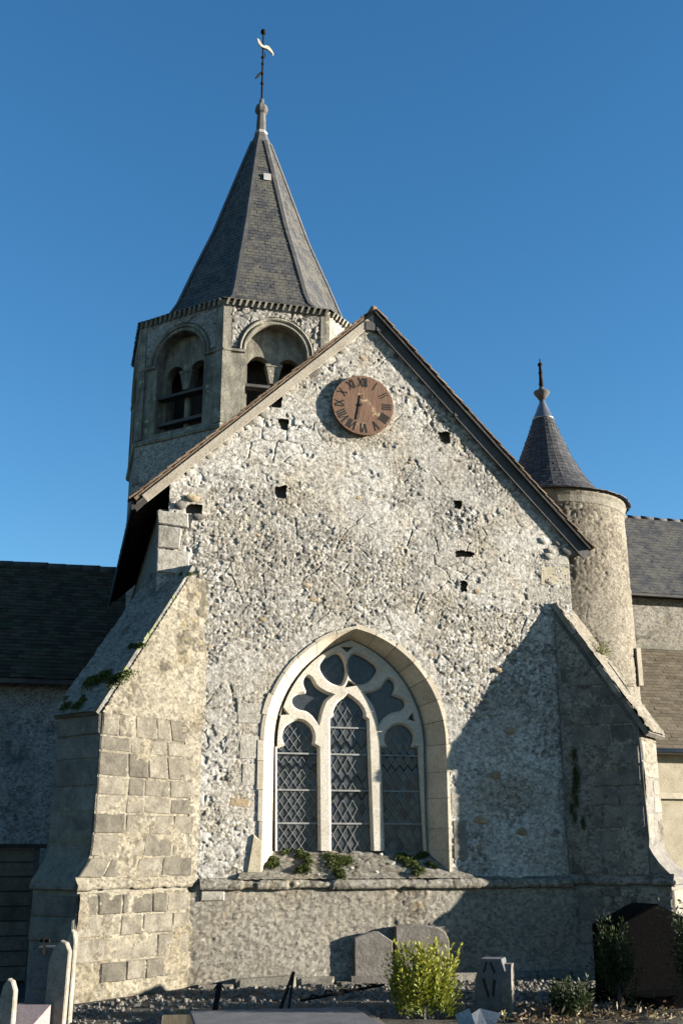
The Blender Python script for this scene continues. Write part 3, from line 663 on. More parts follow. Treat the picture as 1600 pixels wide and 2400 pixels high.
eL, eR = arch_pts(1.262, 1.54, 60); iL, iR = arch_pts(1.0, 1.40, 60)
def ring_out(pts, edge, k, wd):
    a = Vector(edge[max(k - 1, 0)]); b = Vector(edge[min(k + 1, len(edge) - 1)]); d = (b - a).normalized(); nrm = Vector((-d.y, d.x))
    c = Vector((WC, 3.0)); p = Vector(edge[k])
    if nrm.dot(p - c) < 0: nrm = -nrm
    q = p + nrm * wd; return (q.x, q.y)
for sd, (ed, inn) in enumerate(((eL, iL), (eR, iR))):
    cuts = [0, 9, 17, 26, 34, 43, 52, 60]
    for a, b in zip(cuts, cuts[1:]):
        wd = random.choice([.034, .04, .05, .07]); segs = MB(); g = .0035
        for k in range(a, b):
            k2 = k + 1
            def sec(kk, gg):
                o = ring_out(None, ed, kk, wd)
                if kk >= 60: o = (WC, ed[60][1] + wd)
                return (o, ed[kk], inn[kk])
            segs_a, segs_b = sec(k, 0), sec(k2, 0)
            if k == a and a > 0:      # open a fine joint
                f = .12; nx = sec(k2, 0); segs_a = tuple((p[0] + (q[0] - p[0]) * f, p[1] + (q[1] - p[1]) * f) for p, q in zip(segs_a, nx))
            if k2 == b and b < 60:
                f = .12; nx = sec(k, 0); segs_b = tuple((p[0] + (q[0] - p[0]) * f, p[1] + (q[1] - p[1]) * f) for p, q in zip(segs_b, nx))
            j = jamb_piece(segs_a, segs_b, 'v'); segs.add(j.v, j.f)
        segs.build('voussoir', M['newstone'], win)
    s = -1 if sd == 0 else 1; z = 1.30
    while z < 2.99:
        h = random.uniform(.28, .42)
        if 3.0 - (z + h) < .15: h = 3.0 - z
        wd = random.uniform(.035, .09) if s < 0 else random.uniform(.034, .05); zz = z + h - .006
        A0 = ((WC + s * (1.262 + wd), z), (WC + s * 1.262, z), (WC + s * 1.0, max(z, 1.6) if z < 1.6 else z)); A1 = ((WC + s * (1.262 + wd), zz), (WC + s * 1.262, zz), (WC + s * 1.0, max(zz, 1.605)))
        jamb_piece(A0, A1, 'j').build('jamb_stone', M['newstone'], win); z += h
# mortar ring showing in the joints
mb = MB()
for ed, inn in ((eL, iL), (eR, iR)):
    seq = [((ed[0][0], 1.3), (inn[0][0], 1.55))] + list(zip(ed, inn))
    for (e0, i0), (e1, i1) in zip(seq, seq[1:]):
        sgn = -1 if ed is eL else 1
        mb.quad((e0[0] + sgn * .004, .01, e0[1]), (e1[0] + sgn * .004, .01, e1[1]), (i1[0] + sgn * .006, D, i1[1]), (i0[0] + sgn * .006, D, i0[1]))
mb.build('joint_mortar', M['mortar_grey'], win)
# sill
rubble('sill', win, M['sill'], -1.60, 1.62, 0, 1, .02, lambda U, V, h: np.stack([U, -.115 + V * .56, 1.245 + V * .41 + h * 1.2 + .02 * np.sin(V * 3.1)], -1),
       lambda U, V: (U > WC - 1.25 - .35 * (1 - V) * (V < .25) + .26 * np.maximum(0, V - .22)) & (U < WC + 1.28 + .32 * (1 - V) * (V < .3) - .26 * np.maximum(0, V - .22)), cell=.09, amp=.012, seed=70, coarse=.4, render=.6)
# tracery: openings surveyed on the plane of the tracery
def z4(x, y, Y=.30):
    p = at(560 + x / 2.8, 1420 + y / 2.8, Y=Y); return (float(p[0]), float(p[2]))
def opening(pts, corners=(), sub=4): return smooth_closed([z4(*p) for p in pts], sub, corners)
OP = []
OP.append(opening([(250, 1610), (250, 938), (300, 918), (284, 862), (300, 802), (345, 766), (385, 756), (430, 768), (470, 808), (486, 860), (478, 912), (514, 934), (520, 1610)], (0, 1, 2, 10, 11, 12)))
OP.append(opening([(606, 1610), (598, 742), (622, 722), (620, 690), (645, 640), (680, 612), (712, 592), (755, 622), (795, 662), (816, 705), (814, 732), (838, 752), (868, 1610)], (0, 1, 2, 6, 10, 11, 12)))
OP.append(opening([(957, 1610), (930, 938), (974, 930), (955, 882), (966, 832), (1000, 796), (1048, 782), (1098, 798), (1134, 840), (1140, 888), (1122, 930), (1172, 936), (1212, 1610)], (0, 1, 2, 10, 11, 12)))
OP.append(opening([(425, 485), (448, 468), (474, 484), (505, 535), (560, 572), (600, 588), (560, 625), (535, 690), (517, 765), (480, 722), (440, 692), (390, 680), (355, 652), (350, 612), (380, 586), (432, 578), (440, 562), (424, 522)], (5, 8, 15)))
OP.append(opening([(826, 578), (880, 566), (930, 540), (958, 498), (985, 484), (1014, 508), (1018, 548), (1000, 588), (1030, 600), (1076, 622), (1088, 656), (1060, 688), (1000, 704), (945, 740), (914, 775), (902, 715), (878, 650)], (0, 7, 14)))
OP.append(opening([(540, 372), (590, 335), (640, 316), (672, 340), (691, 382), (698, 440), (686, 490), (660, 518), (610, 510), (560, 470), (530, 412)], ()))
OP.append(opening([(752, 320), (800, 335), (850, 365), (902, 412), (888, 456), (850, 497), (800, 517), (760, 505), (725, 465), (711, 400), (724, 345)], ()))
OP.append(opening([(672, 274), (738, 276), (706, 304)], (0, 1, 2)))
OP.append(opening([(716, 498), (775, 522), (694, 536)], (0, 1, 2)))
OP.append(opening([(272, 716), (286, 672), (318, 712)], (0, 1, 2)))
OP.append(opening([(1146, 756), (1134, 712), (1108, 744)], (0, 1, 2)))
pL, pR = arch_pts(1.03, 1.43, 24)
outline = [(WC - 1.03, 1.56)] + pL + list(reversed(pR))[1:] + [(WC + 1.03, 1.56)]
def tracery_mesh():
    b = MB(); Yf, Ym, Yb = .265, .31, .40
    big = [offset_poly(o, .030 if len(o) > 14 else .012) for o in OP]
    big = [[(x, max(z, 1.58)) for x, z in o] for o in big]
    for hp, Y, flip in ((big, Yf, 0), (OP, Yb, 1)):
        hp = [[(x, max(z, 1.585)) for x, z in o] for o in hp]
        vs_ = []; es = []
        for loop in [outline] + hp:
            n0 = len(vs_); vs_ += [Vector(p) for p in loop]; es += [(n0 + i, n0 + (i + 1) % len(loop)) for i in range(len(loop))]
        v2, e2, f2, *_ = delaunay_2d_cdt(vs_, es, [], 0, 1e-5)
        c = np.array([[sum(v2[i].x for i in f) / 3, sum(v2[i].y for i in f) / 3] for f in f2])
        keep = inpoly(c[:, 0], c[:, 1], outline)
        for o in hp: keep &= ~inpoly(c[:, 0], c[:, 1], o)
        b.add([(p.x, Y, p.y) for p in v2], [tuple(f) for f, k in zip(f2, keep) if k])
    for o, g in zip(OP, big):
        n = len(o); o = [(x, max(z, 1.585)) for x, z in o]
        P = [(x, Yf, z) for x, z in g] + [(x, Ym, z) for x, z in o] + [(x, Yb, z) for x, z in o]
        b.add(P, [(k * n + i, k * n + (i + 1) % n, (k + 1) * n + (i + 1) % n, (k + 1) * n + i) for k in range(2) for i in range(n)])
    return b
tm = tracery_mesh().mesh('tracery')
SPL = 2.98
def cut_piece(lo, hi, x0, x1, name):
    b = bmesh.new(); b.from_mesh(tm)
    bmesh.ops.bisect_plane(b, geom=b.verts[:] + b.edges[:] + b.faces[:], plane_co=(0, 0, SPL), plane_no=(0, 0, 1)); bmesh.ops.bisect_plane(b, geom=b.verts[:] + b.edges[:] + b.faces[:], plane_co=(0, 0, 1.6), plane_no=(0, 0, 1))
    kill = [f for f in b.faces if not (lo <= f.calc_center_median().z <= hi and x0 <= f.calc_center_median().x <= x1)]
    bmesh.ops.delete(b, geom=kill, context='FACES'); bmesh.ops.remove_doubles(b, verts=b.verts[:], dist=.0015); bmesh.ops.delete(b, geom=[v for v in b.verts if not v.link_faces], context='VERTS'); m = bpy.data.meshes.new(name); b.to_mesh(m); b.free(); m.update()
    return add(name, m, M['tracery'], win)
cut_piece(SPL, 9, -9, 9, 'tracery')
for x0, x1, nm in ((-9, -.72, 'window_frame'), (-.72, .03, 'mullion'), (.03, .75, 'mullion'), (.75, 9, 'window_frame')): cut_piece(1.6, SPL, x0, x1, nm)
# leaded glass: one pane per quarry
GY = .345
def clip_convex(poly, x0, x1, z0, z1):
    for ax, lim, sg in ((0, x0, 1), (0, x1, -1), (1, z0, 1), (1, z1, -1)):
        out = []
        for i in range(len(poly)):
            p, q = poly[i], poly[(i + 1) % len(poly)]; dp = (p[ax] - lim) * sg; dq = (q[ax] - lim) * sg
            if dp >= 0: out.append(p)
            if dp * dq < 0: t = dp / (dp - dq); out.append((p[0] + (q[0] - p[0]) * t, p[1] + (q[1] - p[1]) * t))
        poly = out
        if len(poly) < 3: return []
    return poly
lead = MB(); lead_seen = set()
for x0, x1, pu, pv, ztop in ((-1.0, -.40, .118, .165, 3.33), (-.28, .32, .135, .225, 3.68), (.44, 1.06, .118, .165, 3.33)):
    z0 = 1.58; nu = int((x1 - x0) / pu) + 3; nv = int((ztop - z0) / pv) + 3
    for r in range(-1, 2 * nv):
        for c in range(-1, nu):
            cx = x0 + (c + (.5 if r % 2 else 0)) * pu; cz = z0 + r * pv / 2
            d = clip_convex([(cx - pu / 2, cz), (cx, cz - pv / 2), (cx + pu / 2, cz), (cx, cz + pv / 2)], x0, x1, z0, ztop)
            if len(d) < 3: continue
            tx, tz = random.gauss(0, .02), random.gauss(0, .02)
            m = bpy.data.meshes.new('pane'); m.from_pydata([(p[0], GY + (p[0] - cx) * tx + (p[1] - cz) * tz, p[1]) for p in d], [], [tuple(range(len(d)))]); m.update()
            add('pane', m, M['glass'], win)
            for i in range(len(d)):
                p, q = d[i], d[(i + 1) % len(d)]
                if abs(p[0] - q[0]) < 1e-5 or abs(p[1] - q[1]) < 1e-5: continue
                key = (round((p[0] + q[0]) * 200), round((p[1] + q[1]) * 200))
                if key in lead_seen: continue
                lead_seen.add(key); yo = .0015 if (p[0] - q[0]) * (p[1] - q[1]) > 0 else 0.0
                lead.bar((p[0], GY - .008 - yo, p[1]), (q[0], GY - .008 - yo, q[1]), .0055, .012, up=(0, 1, 0))
    for zb in (1.95, 2.38, 2.86) + ((3.22,) if x0 == -.28 else ()):
        MB().box((x0, GY - .03, zb - .011), (x1, GY - .012, zb + .011)).build('saddle_bar', M['leadbright'], win)
lead.build('leading', M['leadbright'], win, kind='stuff')
for o in OP[3:]:                                   # plain panes in the tracery openings
    oo = offset_poly(o, .012); a = random.uniform(-.02, .02); cx = sum(p[0] for p in oo) / len(oo)
    m = bpy.data.meshes.new('pane'); m.from_pydata([(p[0], GY + .012 + (p[0] - cx) * a, p[1]) for p in oo], [], [tuple(range(len(oo)))]); m.update(); add('pane', m, M['glass'], win)

# ------------------------------------------------------------------ transept roof
def slates(verts_rows, mb_v, mb_f, tints, width, exposure, lift=.012, jitter=.004, nrm=None):
    pass
class Slates:
    """many small overlapping slates collected in one mesh"""
    def __init__(s): s.v = []; s.f = []; s.t = []
    def quad_face(s, bl, br, tl, tr_, wid, expo, lift=.014, seed=0, thick=.012, wob=.0, drop=0.0):
        bl, br, tl, tr_ = (np.array(p, float) for p in (bl, br, tl, tr_))
        H = (np.linalg.norm(tl - bl) + np.linalg.norm(tr_ - br)) / 2; rows = max(1, int(round(H / expo)))
        nrm = np.cross(br - bl, tl - bl) if np.linalg.norm(br - bl) > 1e-6 else np.cross(tr_ - tl, tl - bl)
        nrm = nrm / np.linalg.norm(nrm); rg = np.random.default_rng(seed)
        for r in range(rows):
            f0 = r / rows; f1 = min(1., (r + 1.0) / rows)
            a = bl + (tl - bl) * f0; b = br + (tr_ - br) * f0; a2 = bl + (tl - bl) * f1; b2 = br + (tr_ - br) * f1
            L = np.linalg.norm(b - a); n = max(1, int(round(L / wid))); off = (.5 if (r + seed) % 2 else 0)
            cuts = [0.] + [(i + off) / n for i in range(0 if off else 1, n) if 0.02 < (i + off) / n < .98] + [1.]
            for c0, c1 in zip(cuts, cuts[1:]):
                if drop and rg.random() < drop: continue
                k = len(s.v); li = lift * (.6 + .8 * rg.random()); g = .003 / max(L, .1); sl = rg.normal(0, wob)
                c0g, c1g = c0 + g, c1 - g
                p = [a + (b - a) * c0g + nrm * (li + rg.normal(0, .002)), a + (b - a) * c1g + nrm * (li + rg.normal(0, .002)), a2 + (b2 - a2) * c1g + nrm * .002, a2 + (b2 - a2) * c0g + nrm * .002]
                dn = (a - a2); dn /= (np.linalg.norm(dn) + 1e-9); p[0] = p[0] + dn * (sl + .01); p[1] = p[1] + dn * (sl + .01)
                q = [p[0] - nrm * thick, p[1] - nrm * thick]
                s.v += [tuple(x_) for x_ in p + q]; s.f += [(k, k + 1, k + 2, k + 3), (k + 4, k + 5, k + 1, k)]
                s.t += [float(rg.random())] * 6
    def build(s, name, mat, parent):
        m = bpy.data.meshes.new(name); m.from_pydata(s.v, [], s.f); a = m.attributes.new('tint', 'FLOAT', 'POINT'); a.data.foreach_set('value', s.t); m.update()
        return add(name, m, mat, parent, kind='stuff')
YB = 6.4
fr_g = Frame((0, 0, 0), (1, 0, 0), (0, 0, 1), (0, 1, 0))
def slope_off(p, q, d):     # point pair shifted by d square to the line (downwards positive)
    v = np.array(q) - np.array(p); v = v / np.linalg.norm(v); n = np.array([-v[1], v[0]]); n = n if n[1] < 0 else -n
    return np.array(p) + n * d, np.array(q) + n * d
roof = MB()
for e in (LEV, REV):
    a, b = slope_off(APX, e, .035); c, d_ = slope_off(APX, e, .07); a[0] = c[0] = APX[0]; 
    roof.hexa([(a[0], RY + .03, a[1]), (b[0], RY + .03, b[1]), (b[0], YB, b[1]), (a[0], YB, a[1]), (c[0], RY + .03, c[1]), (d_[0], RY + .03, d_[1]), (d_[0], YB, d_[1]), (c[0], YB, c[1])])
rf = roof.build('roof', M['wood_black'], tr)
sl = Slates(); L3 = lambda p, Y, d=0: (p[0], Y, p[1] + d)
sl.quad_face(L3(LEV, YB), L3(LEV, RY), L3(APX, YB), L3(APX, RY), .17, .11, seed=1); sl.quad_face(L3(REV, RY), L3(REV, YB), L3(APX, RY), L3(APX, YB), .17, .11, seed=2)
sl.build('roof_tiles', M['tile'], rf)
# verge tiles (their edges show) and bargeboards
def verge(e, mat_b, up_w, tip, thick, mat_t, ov=.012):
    p, q = np.array(APX), np.array(e); v = q - p; L = np.linalg.norm(v); v /= L; n = np.array([-v[1], v[0]]); n = n if n[1] > 0 else -n
    k = 0; s = .02
    while s < L - .13:
        w = random.uniform(.15, .19); a = p + v * s + n * (.0 + random.uniform(-.004, .006)); b = p + v * (s + w + .05) + n * (.018 + random.uniform(-.004, .008))
        MB().hexa([(a[0], RY - ov, a[1]), (b[0], RY - ov - random.uniform(0, .012), b[1]), (b[0], RY + .2, b[1]), (a[0], RY + .2, a[1]), (a[0] + n[0] * .02, RY - ov, a[1] + n[1] * .02), (b[0] + n[0] * .02, RY - ov - .002, b[1] + n[1] * .02), (b[0] + n[0] * .02, RY + .2, b[1] + n[1] * .02), (a[0] + n[0] * .02, RY + .2, a[1] + n[1] * .02)]).build('verge_tile', mat_t, rf)
        s += w
    # batten under the tiles, then the board
    def strip(d0, d1, y0, y1, l1, name, mat):
        A = p - n * d0; B = p + v * (L + l1) - n * d0; C = p + v * (L + l1) - n * d1; Dd = p - n * d1
        A[0] = Dd[0] = APX[0] + math.copysign(.004, e[0]); A[1] = APX[1] - d0 / abs(n[1]); Dd[1] = APX[1] - d1 / abs(n[1])
        MB().hexa([(x[0], y0, x[1]) for x in (A, B, C, Dd)] + [(x[0], y1, x[1]) for x in (A, B, C, Dd)]).build(name, mat, rf)
    strip(.006, .05, RY - (.004 if e is LEV else .075), RY + .05, .0, 'verge_batten', M['tile'] if e is LEV else M['wood_black'])
    strip(.052, .052 + up_w, RY - thick, RY + .012, tip, 'barge_board', mat_b)
verge(LEV, M['wood_new'], .115, -.10, .02, M['tile'])
verge(REV, M['wood_dark'], .15, .06, .02, M['tile'], .085)
MB().tube([(APX[0], RY - .02, APX[1] + .01), (APX[0], 6, APX[1] + .01)], .06, 10).build('ridge_tile', M['tile'], rf, smooth=True)
# rafters and wall-plate under the left eave, purlin ends in the gable
for i in range(16):
    y = .12 + i * .4
    MB().bar((LEV[0] + .03, y, LEV[1] - .115), (LEV[0] + .75, y, LEV[1] - .115 + .72 * .95), .06, .075).build('rafter', M['wood_black'], rf)
MB().box((LEV[0] - .02, RY + .06, LEV[1] - .16), (LEV[0] + .015, YB, LEV[1] - .02)).build('fascia_board', M['wood_black'], rf)
for x, z in ((1.62, 7.90), (.25, 9.16), (.42, 9.16)):
    MB().box((x - .07, -.085, z - .07), (x + .07, .4, z + .07)).build('purlin_end', M['wood_dark'], rf)

# ------------------------------------------------------------------ bell tower
TX, TY, TR = -.02, 9.0, 2.93
tw = thing('bell_tower', (TX, TY, 0), 'octagonal stone bell tower with tall dark slate spire behind the gable roof', 'tower')
c8 = math.cos(R_(22.5)); hw = TR * math.sin(R_(22.5))
def belfry_face():
    """one side in its own frame: u across, z up, w outward, wall plane w=0; returns the named pieces"""
    fr = Frame((0, 0, 0), (1, 0, 0), (0, 0, 1), (0, -1, 0)); out = {}
    ro, zs, zb, hwid = .64, 11.58, 10.0, .64; ztop = 12.62; z0 = 9.86
    us = sorted(set([-hw, hw, -hwid, hwid] + [hwid * math.sin(t) for t in np.linspace(-math.pi / 2, math.pi / 2, 25)]))
    wall = MB()
    for a, b in zip(us, us[1:]):
        if b - a < 1e-6: continue
        if b <= -hwid + 1e-6 or a >= hwid - 1e-6: wall.quad(fr(a, z0), fr(b, z0), fr(b, ztop), fr(a, ztop)); continue
        f = lambda u: zs + math.sqrt(max(0, ro * ro - u * u))
        wall.quad(fr(a, f(a)), fr(b, f(b)), fr(b, ztop), fr(a, ztop)); wall.quad(fr(a, z0), fr(b, z0), fr(b, zb), fr(a, zb))
        wall.quad(fr(a, f(a)), fr(b, f(b)), fr(b, f(b), -.3), fr(a, f(a), -.3)); wall.quad(fr(a, zb), fr(b, zb), fr(b, zb - .02, -.45), fr(a, zb - .02, -.45))
    for s in (-1, 1): wall.quad(fr(s * hwid, zb), fr(s * hwid, zs), fr(s * hwid, zs, -.45), fr(s * hwid, zb, -.45))
    out['belfry_wall'] = (wall, 'belfry')
    # tympanum with the twin arches
    ty = MB(); r2, c2, z2 = .25, .325, 11.33; dep = -.24
    us2 = sorted([-hwid, hwid, 0] + [s * c2 + r2 * math.sin(t) for s in (-1, 1) for t in np.linspace(-math.pi / 2, math.pi / 2, 13)])
    def low(u):
        for s in (-1, 1):
            d = u - s * c2
            if abs(d) <= r2: return z2 + math.sqrt(max(0, r2 * r2 - d * d))
        return z2
    def top(u): return zs + math.sqrt(max(0, (ro + .01) ** 2 - u * u))
    for a, b in zip(us2, us2[1:]):
        if b - a < 1e-6: continue
        ty.quad(fr(a, low(a), dep), fr(b, low(b), dep), fr(b, top(b), dep), fr(a, top(a), dep)); ty.quad(fr(a, low(a), dep), fr(b, low(b), dep), fr(b, low(b), dep - .22), fr(a, low(a), dep - .22))
    for s in (-1, 1): ty.box((s * hwid - .075, 10.0, dep - .2), (s * hwid + .075, 11.24, dep - .002), fr) if False else ty.box((min(s * hwid, s * .565), 10.0, dep - .2), (max(s * hwid, s * .565), 11.335, dep - .003), fr)
    out['tympanum'] = (ty, 'belfry')
    cap = MB(); cap.hexa([fr(-.08, 10.98, dep - .18), fr(.08, 10.98, dep - .18), fr(.08, 10.98, dep + .02), fr(-.08, 10.98, dep + .02), fr(-.16, 11.36, dep - .2), fr(.16, 11.36, dep - .2), fr(.16, 11.36, dep + .03), fr(-.16, 11.36, dep + .03)])
    cap.box((-.175, 11.36, dep - .2), (.175, 11.42, dep + .045), fr); out['capital'] = (cap, 'belfry')
    out['column'] = (MB().tube([fr(0, 10.0, dep - .08), fr(0, 10.98, dep - .08)], [.08, .07], 12), 'belfry')
    ar = MB()
    pr = [(.645, -.01), (.645, .03), (.66, .048), (.69, .048), (.703, .015), (.73, .015), (.74, .05), (.765, .066), (.79, .055), (.80, -.01)]; n = 32; k_ = len(pr)
    ar.add([fr(r * math.cos(math.pi * i / n), zs + r * math.sin(math.pi * i / n), w) for i in range(n + 1) for r, w in pr], [(i * k_ + j, i * k_ + (j + 1) % k_, (i + 1) * k_ + (j + 1) % k_, (i + 1) * k_ + j) for i in range(n) for j in range(k_)])
    out['archivolt'] = (ar, 'belfry')
    for s in (-1, 1): out['impost' + str(s)] = (MB().prism([(0, 11.50), (.05, 11.52), (.055, 11.57), (0, 11.60)], min(s * .66, s * hw), max(s * .66, s * hw), Frame((0, 0, 0), (0, -1, 0), (0, 0, 1), (1, 0, 0))), 'belfry')
    out['pilaster'] = None
    out['board1'] = (MB().box((-.66, 10.80, -.28), (.66, 10.86, -.06), fr), 'wood_dark')
    out['board2'] = (MB().box((-.64, 10.20, -.30), (.64, 10.27, -.10), fr), 'wood_dark')
    out['string'] = (MB().prism([(-.02, 9.76), (.05, 9.80), (.07, 9.86), (-.02, 9.95)], -hw - .03, hw + .03, Frame((0, 0, 0), (0, -1, 0), (0, 0, 1), (1, 0, 0))), 'belfry')
    return out
bf = belfry_face(); bfm = {k: (v[0].mesh(k, smooth=(k == 'column')), v[1]) for k, v in bf.items() if v}
pil = MB().box((-hw - .01, 9.93, -.05), (-hw + .17, 12.58, .035), Frame((0, 0, 0), (1, 0, 0), (0, 0, 1), (0, -1, 0))).mesh('pilaster')
pil2 = MB().box((hw - .17, 9.93, -.05), (hw + .01, 12.58, .035), Frame((0, 0, 0), (1, 0, 0), (0, 0, 1), (0, -1, 0))).mesh('pilaster')
nm = {'impost-1': 'impost_band', 'impost1': 'impost_band', 'board1': 'sound_board', 'board2': 'sound_board', 'string': 'string_course'}
for k in range(8):
    a = R_(45 * k); ctr = (TX + TR * c8 * math.sin(a), TY - TR * c8 * math.cos(a), 0)
    fw = add('belfry_side', bfm['belfry_wall'][0], M['belfry'], tw, loc=ctr, rot=(0, 0, a))
    def sub(name, mesh, mat):
        o = bpy.data.objects.new(name, mesh); COL.objects.link(o); o.parent = fw
        if not mesh.materials: mesh.materials.append(mat)
        return o
    for key, (m_, mk) in bfm.items():
        if key != 'belfry_wall': sub(nm.get(key, key), m_, M[mk])
    sub('pilaster', pil, M['belfry']); sub('pilaster', pil2, M['belfry'])
    if k in (0, 7):       # broken stones under the cornice
        rg = random.Random(k)
        for i in range(34):
            o = add('stone', rg.choice(SV['boulder'] + SV['grave']), None, None); o.parent = fw
            u = rg.uniform(-.95, .95); z = rg.uniform(12.15, 12.55)
            if u * u + (z - 11.58) ** 2 < .83 ** 2: z = 12.5
            o.location = (u, -.0, z); s = rg.uniform(.04, .10); o.scale = (s * 1.3, s * .6, s * .8); o.rotation_euler = (0, rg.uniform(-.5, .5), 0)
    if k in (0, 7, 1):    # eroded rubble in the spandrels of the sides that show
        ca, sa = math.cos(a), math.sin(a)
        def bpos(U, V, h): return np.stack([U, -(h * 1.1 + .006), V], -1)
        sk = rubble('eroded_masonry', None, M['towerlow'], -hw + .18, hw - .18, 11.63, 12.58, .02, bpos, lambda U, V: (U * U + (V - 11.58) ** 2 > .815 ** 2), cell=.085, amp=.022, seed=300 + k, coarse=.5, render=.12, pit=.12, crack=1.2)
        sk.parent = fw; sk.location = (0, 0, 0)
    if k in (0, 7, 1):    # lower shaft of rubble on the sides that show
        t_ = np.array([math.cos(a), math.sin(a), 0]); n_ = np.array([math.sin(a), -math.cos(a), 0]); c_ = np.array(ctr)
        rubble('shaft_wall', tw, M['towerlow'], -hw, hw, 5.5, 9.80, .03, lambda U, V, h: np.stack([c_[0] + t_[0] * U + n_[0] * (h + .005), c_[1] + t_[1] * U + n_[1] * (h + .005), V], -1), cell=.13, amp=.02, seed=90 + k, coarse=.5, render=.5)
MB().lathe([(TR - .01, -.1), (TR - .01, 9.9)], (TX, TY), 8, R_(22.5)).build('shaft', M['towerlow'], tw)
MB().lathe([(2.05, 9.8), (2.05, 12.6)], (TX, TY), 8, R_(22.5)).build('dark_core', M['wood_black'], tw)  # added opaque core, stands in for the dark belfry interior
MB().lathe([(TR - .02, 12.55), (TR + .02, 12.58), (TR + .04, 12.68), (TR, 12.69)], (TX, TY), 8, R_(22.5)).build('cornice', M['belfry'], tw)
# row of corbel bricks set on edge under the eave
for k in (0, 1, 7):
    a = R_(45 * k); c_ = np.array((TX + (TR + .03) * c8 * math.sin(a), TY - (TR + .03) * c8 * math.cos(a), 0)); fr = Frame(c_, (math.cos(a), math.sin(a), 0), (0, 0, 1), (math.sin(a), -math.cos(a), 0))
    n = 17
    for i in range(n):
        u = -hw + (i + .5) * 2 * hw / n
        P = [fr(u - .04, 12.55, -.02), fr(u + .0, 12.55, -.02), fr(u + .0, 12.55, .06), fr(u - .04, 12.55, .06), fr(u + .0, 12.685, -.02), fr(u + .05, 12.685, -.02), fr(u + .05, 12.685, .10), fr(u + .0, 12.685, .10)]
        MB().hexa(P).build('corbel', M['belfry'], tw)
# spire
SP = [(12.69, 3.03), (12.80, 2.76), (12.95, 2.48), (13.15, 2.27), (13.45, 2.10), (14.49, 1.70), (15.6, 1.25), (17.5, .61), (18.5, .265)]
spc = MB().lathe([(r - .03, z) for z, r in SP], (TX, TY), 8, R_(22.5)).build('spire', M['wood_black'], tw)
def ring8(r, z, k, cx=TX, cy=TY, n=8): t = 2 * math.pi * k / n + (R_(22.5) if n == 8 else 0); return np.array((cx + r * math.sin(t), cy - r * math.cos(t), z))
ss = Slates()
for k in range(8):
    for i, ((z0, r0), (z1, r1)) in enumerate(zip(SP, SP[1:])):
        ss.quad_face(ring8(r0, z0, k - 1), ring8(r0, z0, k), ring8(r1, z1, k - 1), ring8(r1, z1, k), .14, .105, seed=k * 20 + i, lift=.010, wob=.004, drop=.0)
ss.build('slates', M['slate'], spc)
for k in range(8):      # lead hips
    mbh = MB(); hwd = .085
    for (z0, r0), (z1, r1) in zip(SP[1:], SP[2:]):
        a0, a1 = ring8(r0 + .02, z0, k), ring8(r1 + .02, z1, k)
        for s in (-1, 1):
            b0 = a0 + (ring8(r0 + .012, z0, k + s) - a0) / max(np.linalg.norm(ring8(r0, z0, k + s) - a0), .01) * min(hwd, .4 * r0); b1 = a1 + (ring8(r1 + .012, z1, k + s) - a1) / max(np.linalg.norm(ring8(r1, z1, k + s) - a1), .01) * min(hwd, .4 * r1)
            o = np.array([math.sin(2 * math.pi * k / 8 + R_(22.5)), -math.cos(2 * math.pi * k / 8 + R_(22.5)), .35]) * .012
            mbh.quad(a0 + o, b0 + o, b1 + o, a1 + o)
    hm = mbh.mesh('lead_hip'); bb = bmesh.new(); bb.from_mesh(hm); bmesh.ops.remove_doubles(bb, verts=bb.verts[:], dist=.004); bb.to_mesh(hm); bb.free(); add('lead_hip', hm, M['lead'], spc)
fr0 = Frame((TX, TY - 0, 0), (1, 0, 0), (0, 0, 1), (0, -1, 0))
rr = .72
MB().hexa([(TX - .02, TY - rr * c8 - .08, 17.05), (TX + .16, TY - rr * c8 - .08, 17.05), (TX + .16, TY - rr * c8 + .25, 17.05), (TX - .02, TY - rr * c8 + .25, 17.05), (TX - .02, TY - rr * c8 - .03, 17.26), (TX + .16, TY - rr * c8 - .03, 17.26), (TX + .16, TY - rr * c8 + .25, 17.26), (TX - .02, TY - rr * c8 + .25, 17.26)]).build('roof_hatch', M['lead_pale'], spc)
MB().lathe([(.30, 18.42), (.22, 18.62), (.155, 18.80), (.16, 18.83), (.13, 18.86), (.12, 19.2), (.105, 19.42), (.15, 19.47), (.175, 19.55), (.14, 19.66), (.06, 19.74), (.06, 19.86), (.02, 19.88)], (TX, TY), 8, R_(22.5)).build('spire_cap', M['wood_dark'], spc)
MB().lathe([(.168, 18.80), (.172, 18.86), (.14, 18.90)], (TX, TY), 8, R_(22.5)).build('cap_band', M['lead_pale'], spc)
# weathercock
wv = thing('weather_vane', (TX, TY, 19.85), 'iron rod with ball and pale cockerel on the spire tip', 'weather vane')
MB().tube([(TX, TY, 19.8), (TX, TY, 21.9)], [.028, .018], 8).build('rod', M['iron'], wv)
for z, r in ((20.35, .045), (20.65, .04), (20.95, .04), (21.15, .045)):
    MB().lathe([(.01, z - .05), (r, z - .02), (r, z + .02), (.01, z + .05)], (TX, TY), 8).build('collar', M['iron'], wv)
MB().tube([(TX, TY, 20.72), (TX - .1, TY, 20.58), (TX - .17, TY, 20.48)], [.025, .035, .02], 6).build('scroll_arm', M['iron'], wv)
MB().tube([(TX, TY, 21.1), (TX + .06, TY, 21.2), (TX + .05, TY, 21.32)], [.02, .02, .012], 6).build('scroll_arm', M['iron'], wv)
sc = [(-.21, 21.72), (-.14, 21.70), (-.06, 21.56), (.02, 21.49), (.10, 21.53), (.20, 21.50), (.30, 21.38), (.36, 21.26), (.33, 21.24), (.24, 21.33), (.14, 21.40), (.04, 21.42), (-.06, 21.44), (-.16, 21.56)]
